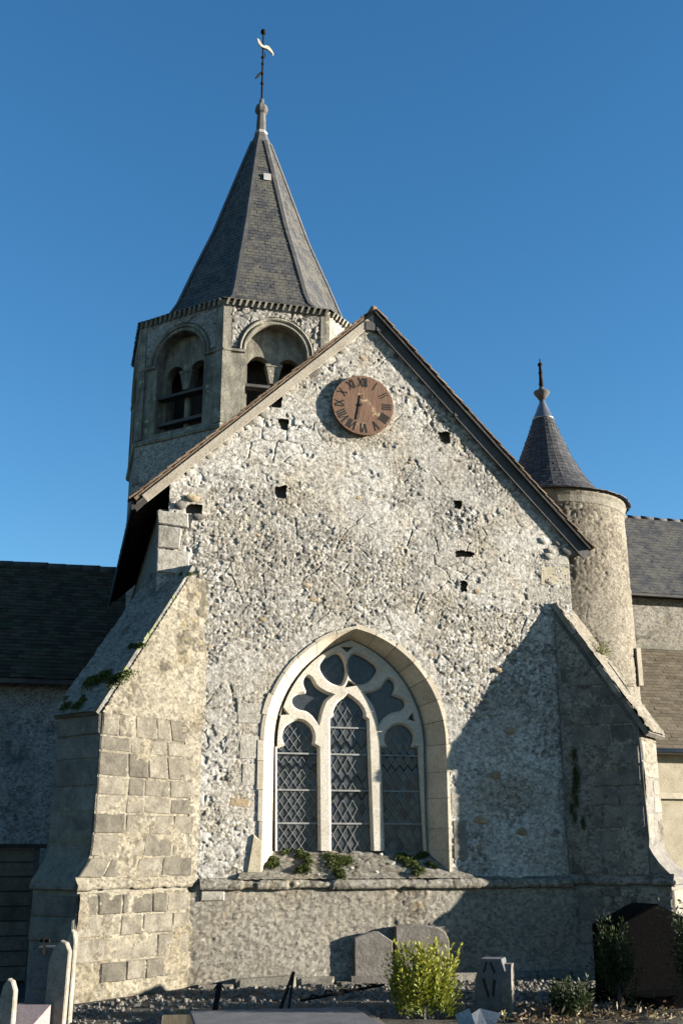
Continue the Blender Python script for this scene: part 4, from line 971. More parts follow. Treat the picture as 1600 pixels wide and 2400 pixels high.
MB().prism([(TX + x * .78, 21.5 + (z - 21.5) * .85) for x, z in sc], -.03, .03, Frame((0, TY, 0), (1, 0, 0), (0, 0, 1), (0, -1, 0))).build('cockerel', M['gilt'], wv)
MB().lathe([(.005, 21.86), (.06, 21.89), (.075, 21.94), (.06, 21.99), (.005, 22.02)], (TX, TY), 10).build('ball', M['iron'], wv, smooth=True)

# ------------------------------------------------------------------ stair turret
UX, UY = 4.65, 3.5
tu = thing('stair_turret', (UX, UY, 0), 'round stone stair turret with pointed slate cone roof beside the transept', 'turret')
def drum(U, V, h):
    r = 1.34 + .012 * (7.4 - V) + h; t = U / 1.36
    return np.stack([UX + r * np.sin(t), UY - r * np.cos(t), V], -1)
rubble('drum_wall', tu, M['turret'], -1.36 * 1.9, 1.36 * 1.9, 0, 7.40, .019, drum, cell=.062, amp=.012, seed=120, coarse=.35, render=.05, pit=.05, crack=.6)
MB().lathe([(1.28, 0), (1.28, 7.4)], (UX, UY), 32).build('drum_core', M['mortar_grey'], tu, smooth=False)
MB().lathe([(1.33, 7.36), (1.37, 7.40), (1.375, 7.52), (1.40, 7.57), (1.39, 7.625)], (UX, UY), 40).build('cornice', M['mortar'], tu, smooth=False)
TP = [(7.63, 1.475), (7.70, 1.27), (7.80, 1.06), (7.96, .89), (8.18, .735), (8.62, .50), (9.07, .325), (9.56, .15)]
tc = MB().lathe([(r - .03, z) for z, r in TP], (UX, UY), 28).build('cone_roof', M['wood_black'], tu)
st = Slates(); NN = 28
for k in range(NN):
    for i, ((z0, r0), (z1, r1)) in enumerate(zip(TP, TP[1:])):
        st.quad_face(ring8(r0, z0, k - .5, UX, UY, NN), ring8(r0, z0, k + .5, UX, UY, NN), ring8(r1, z1, k - .5, UX, UY, NN), ring8(r1, z1, k + .5, UX, UY, NN), .12, .09, seed=k * 3 + i, lift=.010, wob=.005)
st.build('slates', M['slate_turret'], tc)
MB().lathe([(.21, 9.44), (.205, 9.47), (.18, 9.50), (.06, 9.80), (.05, 9.86)], (UX, UY), 20).build('zinc_cap', M['zinc'], tc, smooth=True)
MB().lathe([(.045, 9.84), (.10, 9.92), (.155, 10.0), (.15, 10.03), (.07, 10.07), (.04, 10.12)], (UX, UY), 16).build('finial_bowl', M['wood_dark'], tc, smooth=True)
MB().lathe([(.04, 10.1), (.04, 10.17), (.055, 10.19), (.04, 10.21), (.033, 10.40), (.05, 10.42), (.033, 10.44), (.03, 10.56), (.05, 10.585), (.045, 10.62), (.012, 10.64), (.010, 10.72)], (UX, UY), 10).build('finial_rod', M['iron'], tc, smooth=True)
MB().box((UX + 1.03, UY - 1.0, 4.3), (UX + 1.11, UY - .86, 4.95)).build('pale_quoin', M['newstone'], tu)

# ------------------------------------------------------------------ nave (left) and choir (right)
nv = thing('church_nave', (-8, 6.6, 0), 'long low nave with dark slate roof in shadow left of transept', 'church')
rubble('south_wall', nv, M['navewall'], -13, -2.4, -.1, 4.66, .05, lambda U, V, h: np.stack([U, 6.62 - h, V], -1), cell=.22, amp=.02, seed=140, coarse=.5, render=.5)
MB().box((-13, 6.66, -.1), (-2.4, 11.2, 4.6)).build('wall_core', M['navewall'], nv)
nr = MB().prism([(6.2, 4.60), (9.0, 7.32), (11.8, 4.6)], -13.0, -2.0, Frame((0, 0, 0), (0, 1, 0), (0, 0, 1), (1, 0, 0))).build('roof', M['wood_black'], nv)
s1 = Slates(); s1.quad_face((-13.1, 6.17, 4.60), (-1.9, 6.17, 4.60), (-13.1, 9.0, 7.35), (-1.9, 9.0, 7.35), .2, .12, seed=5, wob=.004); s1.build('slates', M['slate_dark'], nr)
for i in range(30):
    x = -13 + i * .36; z = 7.36 + random.uniform(-.008, .01)
    MB().tube([(x, 9.0, z), (x + .38, 9.0, z + .01)], .085, 8).build('ridge_tile', M['slate_dark'] if False else M['wood_dark'], nr, smooth=True)
MB().box((-13, 6.19, 4.50), (-2.4, 6.26, 4.585)).build('eave_board', M['wood_dark'], nr)

ch = thing('church_choir', (9, 7, 0), 'choir behind the turret with two tiers of tiled roof', 'church')
cr = MB().prism([(6.75, 7.00), (9.0, 9.42), (11.3, 7.0)], 3.2, 18.0, Frame((0, 0, 0), (0, 1, 0), (0, 0, 1), (1, 0, 0))).build('roof', M['wood_black'], ch)
s2 = Slates(); s2.quad_face((3.1, 6.72, 7.0), (18.1, 6.72, 7.0), (3.1, 9.0, 9.46), (18.1, 9.0, 9.46), .19, .12, seed=8, wob=.003, lift=.01); s2.build('slates', M['slate'], cr)
for i in range(36):
    x = 5 + i * .36; z = 9.47 + random.uniform(-.01, .012)
    MB().tube([(x, 9.0, z), (x + .33, 9.0, z - .02)], .05, 8).build('ridge_tile', M['wood_dark'], cr, smooth=True)
MB().box((3.2, 6.70, 6.93), (18, 6.80, 6.985)).build('eave_board', M['wood_dark'], cr)
rubble('clerestory_wall', ch, M['plinth'], 3.2, 18, 5.6, 6.95, .04, lambda U, V, h: np.stack([U, 7.0 - h, V], -1), cell=.16, amp=.012, seed=150, coarse=.4, render=.62)
MB().box((3.2, 7.03, -.1), (18, 11, 6.9)).build('wall_core', M['mortar'], ch)
MB().box((3.2, 6.93, 5.80), (18, 7.02, 5.90)).build('flashing', M['coping'], ch)
ar = MB().prism([(4.86, 3.42), (7.0, 5.75), (7.0, 3.42)], 3.2, 18, Frame((0, 0, 0), (0, 1, 0), (0, 0, 1), (1, 0, 0))).build('aisle_roof', M['wood_black'], ch)
s3 = Slates(); s3.quad_face((3.1, 4.80, 3.42), (18.1, 4.80, 3.42), (3.1, 6.95, 5.80), (18.1, 6.95, 5.80), .18, .10, seed=9, wob=.004, lift=.01); s3.build('tiles', M['slate_brown'], ar)
MB().tube([(3.2, 4.78, 3.43), (18, 4.78, 3.40)], .055, 8).build('gutter', M['zinc'], ar, smooth=True)
MB().box((3.2, 5.05, -.1), (18, 7.1, 3.40)).build('aisle_wall', M['ochre'], ch)
MB().box((3.2, 4.98, 2.55), (18, 5.055, 2.66)).build('string_course', M['newstone'], ch)

# ------------------------------------------------------------------ clock
CX, CZ, CR = .13, 7.86, .47
ck = thing('wall_clock', (CX, -.02, CZ), 'round rusty brown clock with black Roman numerals high on the gable', 'clock')
def disc(r, y0, y1, n=56, chip=None):
    P = []
    for i in range(n):
        t = 2 * math.pi * i / n; rr_ = r
        if chip and chip[0] < (t % (2 * math.pi)) < chip[1]: rr_ = r * (1 - .025 * random.random())
        P.append((CX + rr_ * math.cos(t), CZ + rr_ * math.sin(t)))
    return MB().prism(P, y0, y1, Frame((0, 0, 0), (1, 0, 0), (0, 0, 1), (0, -1, 0)), bevel=.006)
disc(CR, .035, .085, chip=(5.2, 6.28)).build('face', M['clock'], ck)
MB().box((CX - .12, -.05, CZ - .12), (CX + .12, .05, CZ + .12)).build('bracket', M['iron'], ck)
NUM = ['XII', 'I', 'II', 'III', 'IIII', 'V', 'VI', 'VII', 'VIII', 'IX', 'X', 'XI']
for i, s in enumerate(NUM):
    a = R_(90 - 30 * i); b = MB(); hh = .14; st_ = .023; wd = {'I': .028, 'V': .068, 'X': .068}
    tot = sum(wd[c] + .006 for c in s); x = -tot / 2
    er = np.array((math.cos(a), math.sin(a))); et = np.array((math.sin(a), -math.cos(a)))
    fade = 0.6 if s in ('I', 'II') else 1.0
    def pt(u, v): p = np.array((CX, CZ)) + er * (.36 + v) + et * u; return (p[0], -.0872, p[1])
    def stroke(u0, v0, u1, v1, w):
        d = np.array((u1 - u0, v1 - v0)); d = d / np.linalg.norm(d); n_ = np.array((-d[1], d[0])) * w / 2
        q = [pt(u0 - n_[0], v0 - n_[1]), pt(u1 - n_[0], v1 - n_[1]), pt(u1 + n_[0], v1 + n_[1]), pt(u0 + n_[0], v0 + n_[1])]
        b.hexa([(p[0], -.084, p[2]) for p in q] + [(p[0], -.0885, p[2]) for p in q])
    for c in s:
        u0, u1 = x, x + wd[c]; m_ = (u0 + u1) / 2
        if c == 'I': stroke(m_, -hh / 2, m_, hh / 2, st_ * fade)
        elif c == 'V': stroke(u0, hh / 2, m_, -hh / 2, st_); stroke(u1, hh / 2, m_, -hh / 2, st_ * .6)
        else: stroke(u0, hh / 2, u1, -hh / 2, st_); stroke(u1, hh / 2, u0, -hh / 2, st_ * .6)
        x = u1 + .006
    b.build('numeral', M['ink'], ck)
hd = np.array((-.035, -.235)); hd2 = np.array((.012, .155))
MB().bar((CX + hd[0] - .05, -.098, CZ + hd[1]), (CX + hd2[0] - .03, -.098, CZ + hd2[1]), .010, .01, up=(0, 1, 0)).build('hand', M['ink'], ck)
MB().tube([(CX - .04, -.08, CZ + .0), (CX - .04, -.105, CZ + .0)], .02, 10).build('spindle', M['ink'], ck)

# ------------------------------------------------------------------ plants
class Leaves:
    """leaf-sized faces gathered into one crown"""
    def __init__(s): s.p = []; s.d = []; s.l = []; s.w = []; s.t = []
    def put(s, p, d, l, w, t): s.p.append(p); s.d.append(d); s.l.append(l); s.w.append(w); s.t.append(t)
    def build(s, name, mat, parent=None, kind=None, seed=0):
        rg = np.random.default_rng(seed); P = np.array(s.p); Dn = np.array(s.d); Dn /= np.linalg.norm(Dn, axis=1)[:, None] + 1e-9
        L = np.array(s.l)[:, None]; Wd = np.array(s.w)[:, None]; r = rg.normal(size=P.shape); sd = np.cross(Dn, r); sd /= np.linalg.norm(sd, axis=1)[:, None] + 1e-9
        V = np.stack([P, P + Dn * L * .5 + sd * Wd, P + Dn * L, P + Dn * L * .5 - sd * Wd], 1).reshape(-1, 3)
        n = len(P); F = np.arange(n * 4).reshape(-1, 4)
        m = bpy.data.meshes.new(name); m.from_pydata(V.tolist(), [], F.tolist()); a = m.attributes.new('tint', 'FLOAT', 'POINT'); a.data.foreach_set('value', np.repeat(np.array(s.t, np.float32), 4)); m.update()
        return add(name, m, mat, parent, kind=kind)
def unit(v): v = np.array(v, float); return v / (np.linalg.norm(v) + 1e-9)
def conifer(name, base, rad, hgt, nspray, per, mat, label, seed, top=1.0, leaf=.05, tips=0):
    rg = np.random.default_rng(seed); t = thing(name, tuple(base), label, 'shrub'); base = np.array(base); lv = Leaves(); tr_ = MB()
    tr_.tube([base + (0, 0, -.05), base + (.01, 0, hgt * .7)], [.03, .008], 6); 
    for i in range(nspray):
        a = rg.uniform(0, 2 * math.pi); q = math.sqrt(rg.random()); h0 = rg.uniform(.0, .75) * hgt * (1 - .35 * q)
        r0 = q * rad * .55; p0 = base + np.array([math.cos(a) * r0, math.sin(a) * r0, h0]); ln = (rg.uniform(.16, .42) + (.16 if rg.random() < .1 else 0)) * min(1.0, hgt / .7)
        out = np.array([math.cos(a), math.sin(a), 0]) * rg.uniform(.1, .75); d = unit(out + np.array([0, 0, 1]))
        pl = unit(np.cross(d, rg.normal(size=3))); prev = p0
        tone = rg.uniform(0, .35)
        for k in range(per):
            f = k / per; p = p0 + d * ln * f + np.array([0, 0, .10]) * f * f
            s_ = 1 if k % 2 else -1; wd = (1 - f) * .11 * min(1.0, hgt / .7) + .012
            for m_ in range(3):
                g = (m_ + 1) / 3; b = p + pl * s_ * wd * g * .8 + d * wd * g * .5 + rg.normal(0, .006, 3)
                lv.put(b, d + pl * s_ * .7 + rg.normal(0, .25, 3), leaf * rg.uniform(.6, 1.3), leaf * .16, min(1, tone + .5 * f + .25 * q * rg.random() + .15 * g))
    for i in range(tips):
        a = rg.uniform(0, 6.28); p = base + np.array([math.cos(a) * rad * rg.random() * .8, math.sin(a) * rad * rg.random() * .8, hgt * rg.uniform(.7, 1.02)])
        for k in range(14): lv.put(p + rg.normal(0, .018, 3) + np.array([0, 0, .012 * k]), np.array([0, 0, 1]) + rg.normal(0, .5, 3), leaf * 1.2, leaf * .22, rg.uniform(.7, 1))
    tr_.build('trunk', M['wood_dark'], t); lv.build('crown', mat, t, seed=seed); return t
pb = at(985, 2398, Y=-3.25); conifer('golden_conifer', (pb[0] + .03, -3.25, 0), .46, .56, 125, 16, M['conifer_gold'], 'bright yellow-green conifer bush sunlit before the rounded headstone', 5, tips=26)
pb = at(1448, 2300, Y=-3.15); conifer('dark_conifer', (pb[0], -3.15, 0), .15, .80, 60, 16, M['conifer_dark'], 'slim dark conifer in front of the black granite monument', 6, tips=3)
pb = at(1592, 2300, Y=-4.0); conifer('dark_conifer', (pb[0] + .72, -3.5, 0), .58, 1.15, 240, 14, M['conifer_dark'], 'dark conifer cut off by the right edge of the picture, before the black monument', 8)  # unseen bulk beyond the edge enlarged to shade its neighbours
pb = at(1340, 2390, Y=-3.5); conifer('dark_conifer', (pb[0], -3.5, 0), .30, .26, 50, 12, M['conifer_dark'], 'low dark bush between grey lettered headstone and slim dark conifer', 9)

def clump(name, c, rad, hgt, n, mat, label, cat, seed, nrm=(0, 0, 1), leaf=.02, group=None, flat=(1, 1)):
    rg = np.random.default_rng(seed); lv = Leaves(); nrm = unit(nrm); a = unit(np.cross(nrm, (1, .1, 0))); b = np.cross(nrm, a)
    bump = [(rg.normal(0, .5), rg.normal(0, .35), rg.uniform(.35, .7)) for _ in range(5)]
    for i in range(n):
        bx, by, br = bump[rg.integers(5)]; u, v = rg.normal(0, .36, 2) * br; u += bx; v += by
        q = max(0, 1 - ((u - bx) ** 2 + (v - by) ** 2) / (br * br)); p = np.array(c) + a * u * rad * flat[0] + b * v * rad * flat[1] + nrm * hgt * math.sqrt(q) * rg.uniform(.3, 1)
        lv.put(p, nrm + rg.normal(0, .8, 3), leaf * rg.uniform(.6, 1.3), leaf * .3, rg.uniform(0, 1) * (.4 + .6 * q))
    o = lv.build(name, mat, seed=seed); tag(o, label, cat, group); return o
def on_sill(zx, zy):
    best = None
    for V in np.linspace(0, 1, 60):
        Y = -.115 + V * .56; p = at(560 + zx / 2.8, 1420 + zy / 2.8, Y=Y); e = abs(p[2] - (1.245 + V * .41 + .02 * math.sin(V * 3.1)))
        if best is None or e < best[0]: best = (e, p)
    return best[1]
ML = ['small moss cushion at the upper left corner of the window sill', 'moss cushion at the far left end of the window sill', 'moss cushion under the left light of the window', 'dark moss cushion on the sill edge left of centre', 'broad low moss mat below the middle light', 'small dark moss cushion on the sill edge below the middle light', 'moss cushion on the sill below the right mullion', 'moss cushion at the upper right of the window sill', 'long dark moss mat on the sill edge at the right', 'small moss cushion at the far right of the sill']
for i, (zx, zy, r, h) in enumerate(((310, 1612, .09, .02), (240, 1690, .10, .03), (425, 1672, .11, .05), (405, 1752, .10, .06), (640, 1680, .20, .035), (660, 1770, .07, .05), (1080, 1658, .12, .04), (1205, 1668, .08, .04), (1165, 1738, .13, .05), (1262, 1712, .05, .03))):
    clump('moss_clump', on_sill(zx, zy), r * 1.45, h * 1.1, int(1400 + r * 11000), M['moss'], ML[i], 'moss', 30 + i, nrm=(0, -.5, .85), leaf=.022, group='moss cushions on the window sill')
for i, (zx, zy) in enumerate(((520, 1770), (1005, 1700), (740, 1730), (900, 1755), (560, 1690), (1110, 1760), (370, 1640), (930, 1640))):
    p = on_sill(zx, zy); o = put_stone(None, (p[0], p[1] - .01, p[2] + .012), random.uniform(.02, .035), 'white'); o.name = 'pebble'
    tag(o, 'small white stone chip lying among the moss on the window sill', 'stone', 'stone chips on the window sill')
# growth on the buttresses
def cop_pt(s, w): f = (s + .02) / 1.21; return np.array(rside(s, 5.02 + (3.13 - 5.02) * f + .09, w))
def tuft(name, base, n, h, spread, mat, label, seed, leaf=.006):
    rg = np.random.default_rng(seed); lv = Leaves(); base = np.array(base)
    for i in range(n):
        d = unit(rg.normal(0, spread, 3) * (1, 1, .5) + np.array([0, 0, .8])); l = h * rg.uniform(.4, 1); p = base + rg.normal(0, .025, 3) * (1, 1, .3); t = rg.random()
        for k in range(4):
            lv.put(p, d, l / 3.4, leaf, t); p = p + d * l / 4; d = unit(d + np.array([0, 0, -.22]) + rg.normal(0, .1, 3))
    o = lv.build(name, mat, seed=seed); tag(o, label, 'grass'); return o
tuft('grass_tuft', cop_pt(.50, -.38), 150, .30, .6, M['grassblade'], 'green grass tuft growing high on the right buttress coping', 51)
tuft('grass_tuft', cop_pt(.80, -.52), 40, .16, .6, M['grassblade'], 'sparse dry grass lower on the right buttress coping', 52)
MB().tube([cop_pt(.62, -.45) + (0, 0, .1), cop_pt(.85, -.42) + (0, 0, .1), cop_pt(1.12, -.30) + (0, 0, .02)], [.006, .009, .006], 6).build('twig', M['wood_dark']); tag(bpy.data.objects['twig'], 'bare bent twig lying down the right buttress coping', 'twig')
lc = lambda s, w: np.array(lside(s, 5.24 + (s - .22) / 1.5 * (3.17 - 5.24) + .05, w))
clump('moss_clump', lc(1.46, -.12), .34, .10, 4200, M['moss'], 'dark moss spilling over the left buttress shoulder', 'moss', 60, nrm=(-.5, -.4, .8), leaf=.03)
clump('moss_clump', lc(1.12, -.03), .16, .05, 1100, M['moss'], 'thin moss fringe halfway down the left buttress coping edge', 'moss', 64, nrm=(-.4, -.4, .8), leaf=.024)
clump('moss_clump', lc(1.66, -.45), .22, .07, 1800, M['moss'], 'dark moss on the lower shaded end of the left buttress coping', 'moss', 65, nrm=(-.5, -.4, .8), leaf=.026)
clump('moss_clump', lc(.36, -.05), .12, .05, 500, M['moss'], 'yellowish moss patch at the top of the left buttress coping', 'moss', 61, nrm=(-.3, -.4, .8), leaf=.022)
clump('moss_streak', np.array(rside(.16, 2.65, .02)), .13, .03, 1500, M['moss'], 'upper dark green moss streak where right buttress meets the wall', 'moss', 62, nrm=rn, leaf=.018, flat=(2.6, .8))
clump('moss_streak', np.array(rside(.20, 2.05, .02)), .13, .03, 1300, M['moss'], 'lower dark green moss streak where right buttress meets the wall', 'moss', 63, nrm=rn, leaf=.018, flat=(2.2, .8))

# ------------------------------------------------------------------ graveyard
def gframe(px, py, Y, rz, zz=0.0):
    p = at(px, py, Y=Y); return Frame((p[0], Y, zz), (math.cos(rz), math.sin(rz), 0), (0, 0, 1), (math.sin(rz), -math.cos(rz), 0))
def wob(poly, a=.004): return [(x + random.uniform(-a, a), y + random.uniform(-a, a)) for x, y in poly]
# pointed stone and rounded stone against the wall
t = thing('headstone', tuple(gframe(876, 2300, -.17, 0).o), 'narrow tan headstone with pointed top standing against the plinth', 'headstone', 'old headstones by the wall')
f = gframe(876, 2300, -.17, R_(-2))
MB().prism([(-.25, -.05), (.25, -.05), (.25, .50), (.06, .62), (.0, .62), (-.10, .60), (-.25, .55)], -.06, 0, f, bevel=.012).build('slab', M['grave'], t)
MB().box((-.30, -.05, -.05), (.30, .10, .05), f).build('base', M['grave'], t)
f = gframe(992, 2300, -.18, R_(-1)); t = thing('headstone', tuple(f.o), 'wide grey headstone with rounded top behind the golden conifer', 'headstone', 'old headstones by the wall')
MB().prism([(-.36, -.05), (.36, -.05), (.36, .50), (.31, .60), (.2, .66), (.05, .69), (-.12, .70), (-.36, .68)], -.07, 0, f, bevel=.015).build('slab', M['grave'], t)
MB().box((-.42, -.05, -.06), (.42, .08, .06), f).build('base', M['grave'], t)
# lettered stone
f = gframe(1152, 2320, -3.3, R_(-30)); t = thing('headstone', tuple(f.o), 'slate grey headstone with incised A and V and lichened sunlit side', 'headstone')
MB().prism([(-.18, -.05), (.19, -.05), (.195, .28), (.11, .55), (-.10, .55), (-.165, .36), (-.18, .15)], -.26, 0, f, bevel=.008).build('stone', M['gravegrey'], t)
MB().prism([(-.225, -.02), (.01, -.02), (.012, .28), (-.01, .44), (-.06, .50), (-.225, .50)], .1, .2, Frame(f.o, f.m[2], f.m[1], f.m[0])).build('lichen_side', M['grave'], t)
def stroke(u0, v0, u1, v1, w): d = unit((u1 - u0, v1 - v0)); n_ = np.array((-d[1], d[0])) * w / 2; return [(u0 - n_[0], v0 - n_[1]), (u1 - n_[0], v1 - n_[1]), (u1 + n_[0] * .5, v1 + n_[1] * .5), (u0 + n_[0], v0 + n_[1])]
for q in (stroke(-.075, .42, -.045, .52, .02), stroke(.035, .42, -.01, .52, .026), stroke(-.08, .36, -.03, .19, .028), stroke(.03, .355, .015, .20, .03)):
    MB().prism(q, -.004, .0015, f).build('incised_stroke', M['ink'], t)
MB().box((-.24, -.05, -.3), (.24, .06, .06), f).build('base', M['grave'], t)
# florist's paper
f = gframe(1125, 2392, -3.75, R_(-20), -.19); t = thing('wrapping_paper', tuple(f.o), 'crumpled pale florist paper at the foot of the lettered headstone', 'paper')
o_ = f.o
def F3(u, v, w): return f(u, v, w)
MB().add([F3(-.22, .30, .0), F3(-.12, .27, .03), F3(.0, .34, -.02), F3(.20, .30, .0), F3(.10, .12, .08), F3(-.05, .10, .10), F3(-.16, .12, .06), F3(.0, .0, .02)], [(0, 1, 6), (1, 2, 5, 6), (2, 3, 4, 5), (6, 5, 7), (5, 4, 7)]).build('sheet', M['paper'], t)
MB().add([F3(-.24, .29, .05), F3(-.10, .35, .06), F3(-.03, .16, .14), F3(-.14, .04, .12)], [(0, 1, 2, 3)]).build('fold', M['paper'], t)
# black granite monument
f = gframe(1500, 2250, -2.6, R_(16)); t = thing('granite_monument', tuple(f.o), 'black polished granite monument with gabled top at the right edge', 'monument')
MB().prism([(-.30, -.05), (.95, -.05), (.95, .78), (.34, 1.02), (-.30, .80)], -.42, 0, f, bevel=.01).build('headboard', M['granite'], t)
MB().prism([(-.40, -.05), (1.05, -.05), (1.05, .12), (-.40, .12)], -.5, .5, f, bevel=.01).build('base_slab', M['granite'], t)
# low tomb with broken ironwork
f = gframe(650, 2372, -3.0, R_(-4)); t = thing('low_tomb', tuple(f.o), 'low grey stone tomb with stepped edge at the bottom centre', 'tomb')
MB().prism([(-1.0, -1.3), (.95, -1.3), (.95, .25), (-1.0, .25)], -.06, .05, Frame(f.o, f.m[0], -f.m[2], (0, 0, 1)), bevel=.012).build('kerb', M['grave'], t)
MB().prism([(-.86, -1.2), (.82, -1.2), (.82, .12), (-.86, .12)], .05, .10, Frame(f.o, f.m[0], -f.m[2], (0, 0, 1)), bevel=.02).build('slab', M['gravegrey'], t)
def iron_post(a, b, label, name='iron_post', w=.035, foot=False, bits=0):
    t = thing(name, tuple(b), label, 'ironwork'); MB().bar(a, b, w, w * .7).build('bar', M['iron'], t)
    a = np.array(a); b = np.array(b)
    if foot: MB().box((b[0] - .08, b[1] - .05, b[2] - .02), (b[0] + .13, b[1] + .05, b[2] + .015)).build('foot', M['iron'], t); MB().bar(a + (.0, 0, -.02), b + (.09, 0, 0), w * .6, w * .5).build('strut', M['iron'], t)
    for i in range(bits):
        q = a + (b - a) * (.15 + .7 * i / max(1, bits - 1)); s_ = .03 + .02 * (i % 2)
        MB().tube([q + (-.05, 0, -.01), q + (-.02, 0, s_), q + (.04, 0, s_ * .7), q + (.06, 0, -.01)], .010, 6).build('scroll', M['iron'], t)
iron_post(at(515, 2305, Y=-2.6), at(500, 2395, Y=-2.75), 'rusted iron post leaning at the left end of the low tomb', w=.05, bits=2)
iron_post(at(688, 2279, Y=-2.7), at(655, 2372, Y=-2.8), 'leaning black iron cross arm with flat foot on the low tomb', w=.03, foot=True)
iron_post(at(898, 2309, Y=-2.3), at(704, 2346, Y=-2.6), 'long fallen iron cross shaft with scrolls behind the low tomb', w=.035, bits=5)
f = gframe(422, 2396, -3.3, R_(-6)); t = thing('flat_gravestone', tuple(f.o), 'small black grave slab cut off by the bottom edge, left of the low tomb', 'grave slab')
MB().prism([(-.17, -.4), (.17, -.4), (.17, .35), (-.17, .35)], .0, .085, Frame(f.o, f.m[0], -f.m[2], (0, 0, 1)), bevel=.01).build('slab', M['granite'], t)
MB().prism([(-.22, -.45), (.22, -.45), (.22, .4), (-.22, .4)], -.06, .03, Frame(f.o, f.m[0], -f.m[2], (0, 0, 1)), bevel=.01).build('kerb', M['grave'], t)
# left corner: shed, shaded memorial, pointed posts, pink slab
f = gframe(74, 2250, 1.2, R_(3)); t = thing('garden_shed', tuple(f.o), 'dark slatted timber shed in the shadow at the left edge', 'shed')
p = at(74, 1988, Y=1.2); H = float(p[2]); n = 9
MB().box((-1.5, -.05, -1.2), (-.03, H - .02, -.03), f).build('carcass', M['wood_black'], t)
for i in range(n):
    z0 = i * H / n; MB().hexa([f(-1.5, z0 + .01, -.03), f(-.06, z0 + .01, -.03), f(-.06, z0 + .01, .0), f(-1.5, z0 + .01, .0), f(-1.5, z0 + H / n - .006, -.03), f(-.06, z0 + H / n - .006, -.03), f(-.06, z0 + H / n - .006, -.012), f(-1.5, z0 + H / n - .006, -.012)]).build('plank', M['shedwood'], t)
MB().box((-.07, -.05, -.05), (.0, H + .0, .02), f).build('corner_post', M['wood_dark'], t); MB().box((-1.55, H, -1.25), (.08, H + .05, .08), f).build('roof', M['wood_black'], t)
f = gframe(112, 2330, -2.3, R_(-22)); t = thing('headstone', tuple(f.o), 'blue-grey shaded headstone with small crucifix beside the left buttress', 'headstone')
MB().prism([(-.26, -.05), (.22, -.05), (.20, .62), (.16, .68), (-.14, .67), (-.2, .6)], -.14, 0, f, bevel=.012).build('slab', M['gravegrey'], t)
MB().prism([(-.17, .28), (.15, .28), (.15, .46), (-.17, .46)], 0, .015, f).build('plaque', M['gravegrey'], t)
cx = MB(); cx.bar(f(-.06, .60, .03), f(-.06, .78, .03), .03, .03); cx.build('crucifix_shaft', M['iron'], t); MB().bar(f(-.11, .73, .028), f(-.01, .73, .028), .028, .028).build('crucifix_arm', M['iron'], t)
def post(px, pt, py, Y, w, label, lean=0.0, th=.06, rz=-30):
    f = gframe(px, py, Y, R_(rz)); zt = float(at(px, pt, Y=Y)[2]); l = lean
    o = MB().prism([(-w, -.3), (w, -.3), (w + l * .8, zt - .10), (w * .55 + l, zt - .02), (l, zt), (-w * .6 + l, zt - .06), (-w + l * .7, zt - .2)], -th, 0, f, bevel=.01).build('stone_post', M['palepost']); tag(o, label, 'stone post', 'pointed stone posts at left'); return o
post(122, 2205, 2395, -3.0, .105, 'front pointed pale stone post beside the pink slab', .03)
post(150, 2180, 2385, -2.75, .05, 'slimmer taller pointed pale stone post next to the buttress', .015)
post(10, 2295, 2398, -3.6, .075, 'short pointed pale stone post in the bottom left corner', .0)
f = gframe(70, 2395, -3.1, R_(-14)); t = thing('flat_gravestone', tuple(f.o), 'pink granite grave slab tilted in the bottom left corner', 'grave slab')
MB().hexa([f(-.28, .02, .7), f(.16, .02, .7), f(.16, .02, -.1), f(-.28, .02, -.1), f(-.28, .10, .7), f(.16, .10, .7), f(.16, .22, -.1), f(-.20, .22, -.1)]).build('slab', M['pinkstone'], t)
MB().box((-.34, -.05, -.18), (.22, .04, .8), f).build('kerb', M['grave'], t)
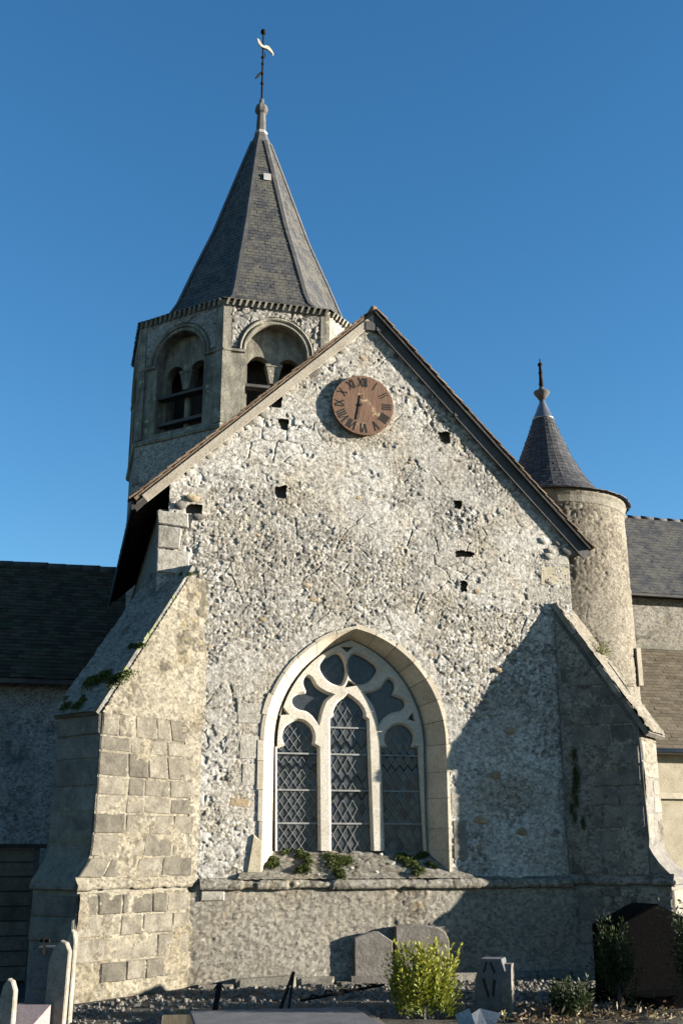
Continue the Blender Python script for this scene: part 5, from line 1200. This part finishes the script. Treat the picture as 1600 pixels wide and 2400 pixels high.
# gravel and leaf litter
gv = MB(); rg = random.Random(4)
for i in range(2600):
    x = rg.uniform(-3.7, 3.4); y = rg.uniform(-3.2, -.15); s_ = rg.uniform(.012, .035) * (1.6 if rg.random() < .06 else 1)
    if x < -2.0 and y > -1.9 and (y + 0) > -1.4 * (-(x + 2.0)) / 1.5 - .1: continue
    P = [(x + s_ * math.cos(k * 1.05 + rg.random() * .5) * rg.uniform(.7, 1.2), y + s_ * math.sin(k * 1.05) * rg.uniform(.7, 1.2), .0) for k in range(6)]
    T = [(x + (px - x) * .6, y + (py - y) * .6, s_ * rg.uniform(.6, 1.0)) for px, py, _ in P]
    gv.add(P + T, [(k, (k + 1) % 6, 6 + (k + 1) % 6, 6 + k) for k in range(6)] + [tuple(range(6, 12))])
g = gv.build('gravel', M['gravel'], recalc=False, kind='stuff'); g['label'] = 'pale gravel and broken stone along the foot of the wall'; g['category'] = 'gravel'
lv = Leaves(); rg = np.random.default_rng(9)
for i in range(900):
    p = at(rg.uniform(1150, 1560), 2390, Y=-3.4); q = np.array([p[0], rg.uniform(-4.2, -2.9), abs(rg.normal(0, .05)) + .01]); lv.put(q, rg.normal(0, 1, 3) * (1, 1, .6) + np.array([0, 0, .2]), rg.uniform(.04, .10), rg.uniform(.004, .016), rg.random())
o = lv.build('leaf_litter', M['deadleaf'], kind='stuff'); o['label'] = 'brown dead leaves and stems on the shaded graves'; o['category'] = 'leaf litter'
for i, (px, py) in enumerate(((1533, 2380), (1362, 2396), (1180, 2375), (1290, 2390))):
    q = at(px, py, Y=-3.9); t = thing('pansy_flower', (q[0], q[1], 0), ['pale yellow pansy flower at the bottom right', 'pale flower between the dark bushes at the bottom', 'pale dried flower right of the florist paper', 'small yellowed flower below the grey lettered headstone'][i], 'flower')
    lv = Leaves(); rg = np.random.default_rng(i)
    for k in range(5): a = k * 1.257; lv.put(q, np.array([math.cos(a), -.5, math.sin(a)]), .04, .014, 1.0)
    lv.build('petals', M['petal'], t, seed=i); MB().tube([(q[0], q[1], -.02), tuple(q)], .004, 5).build('stem', M['conifer_dark'], t)
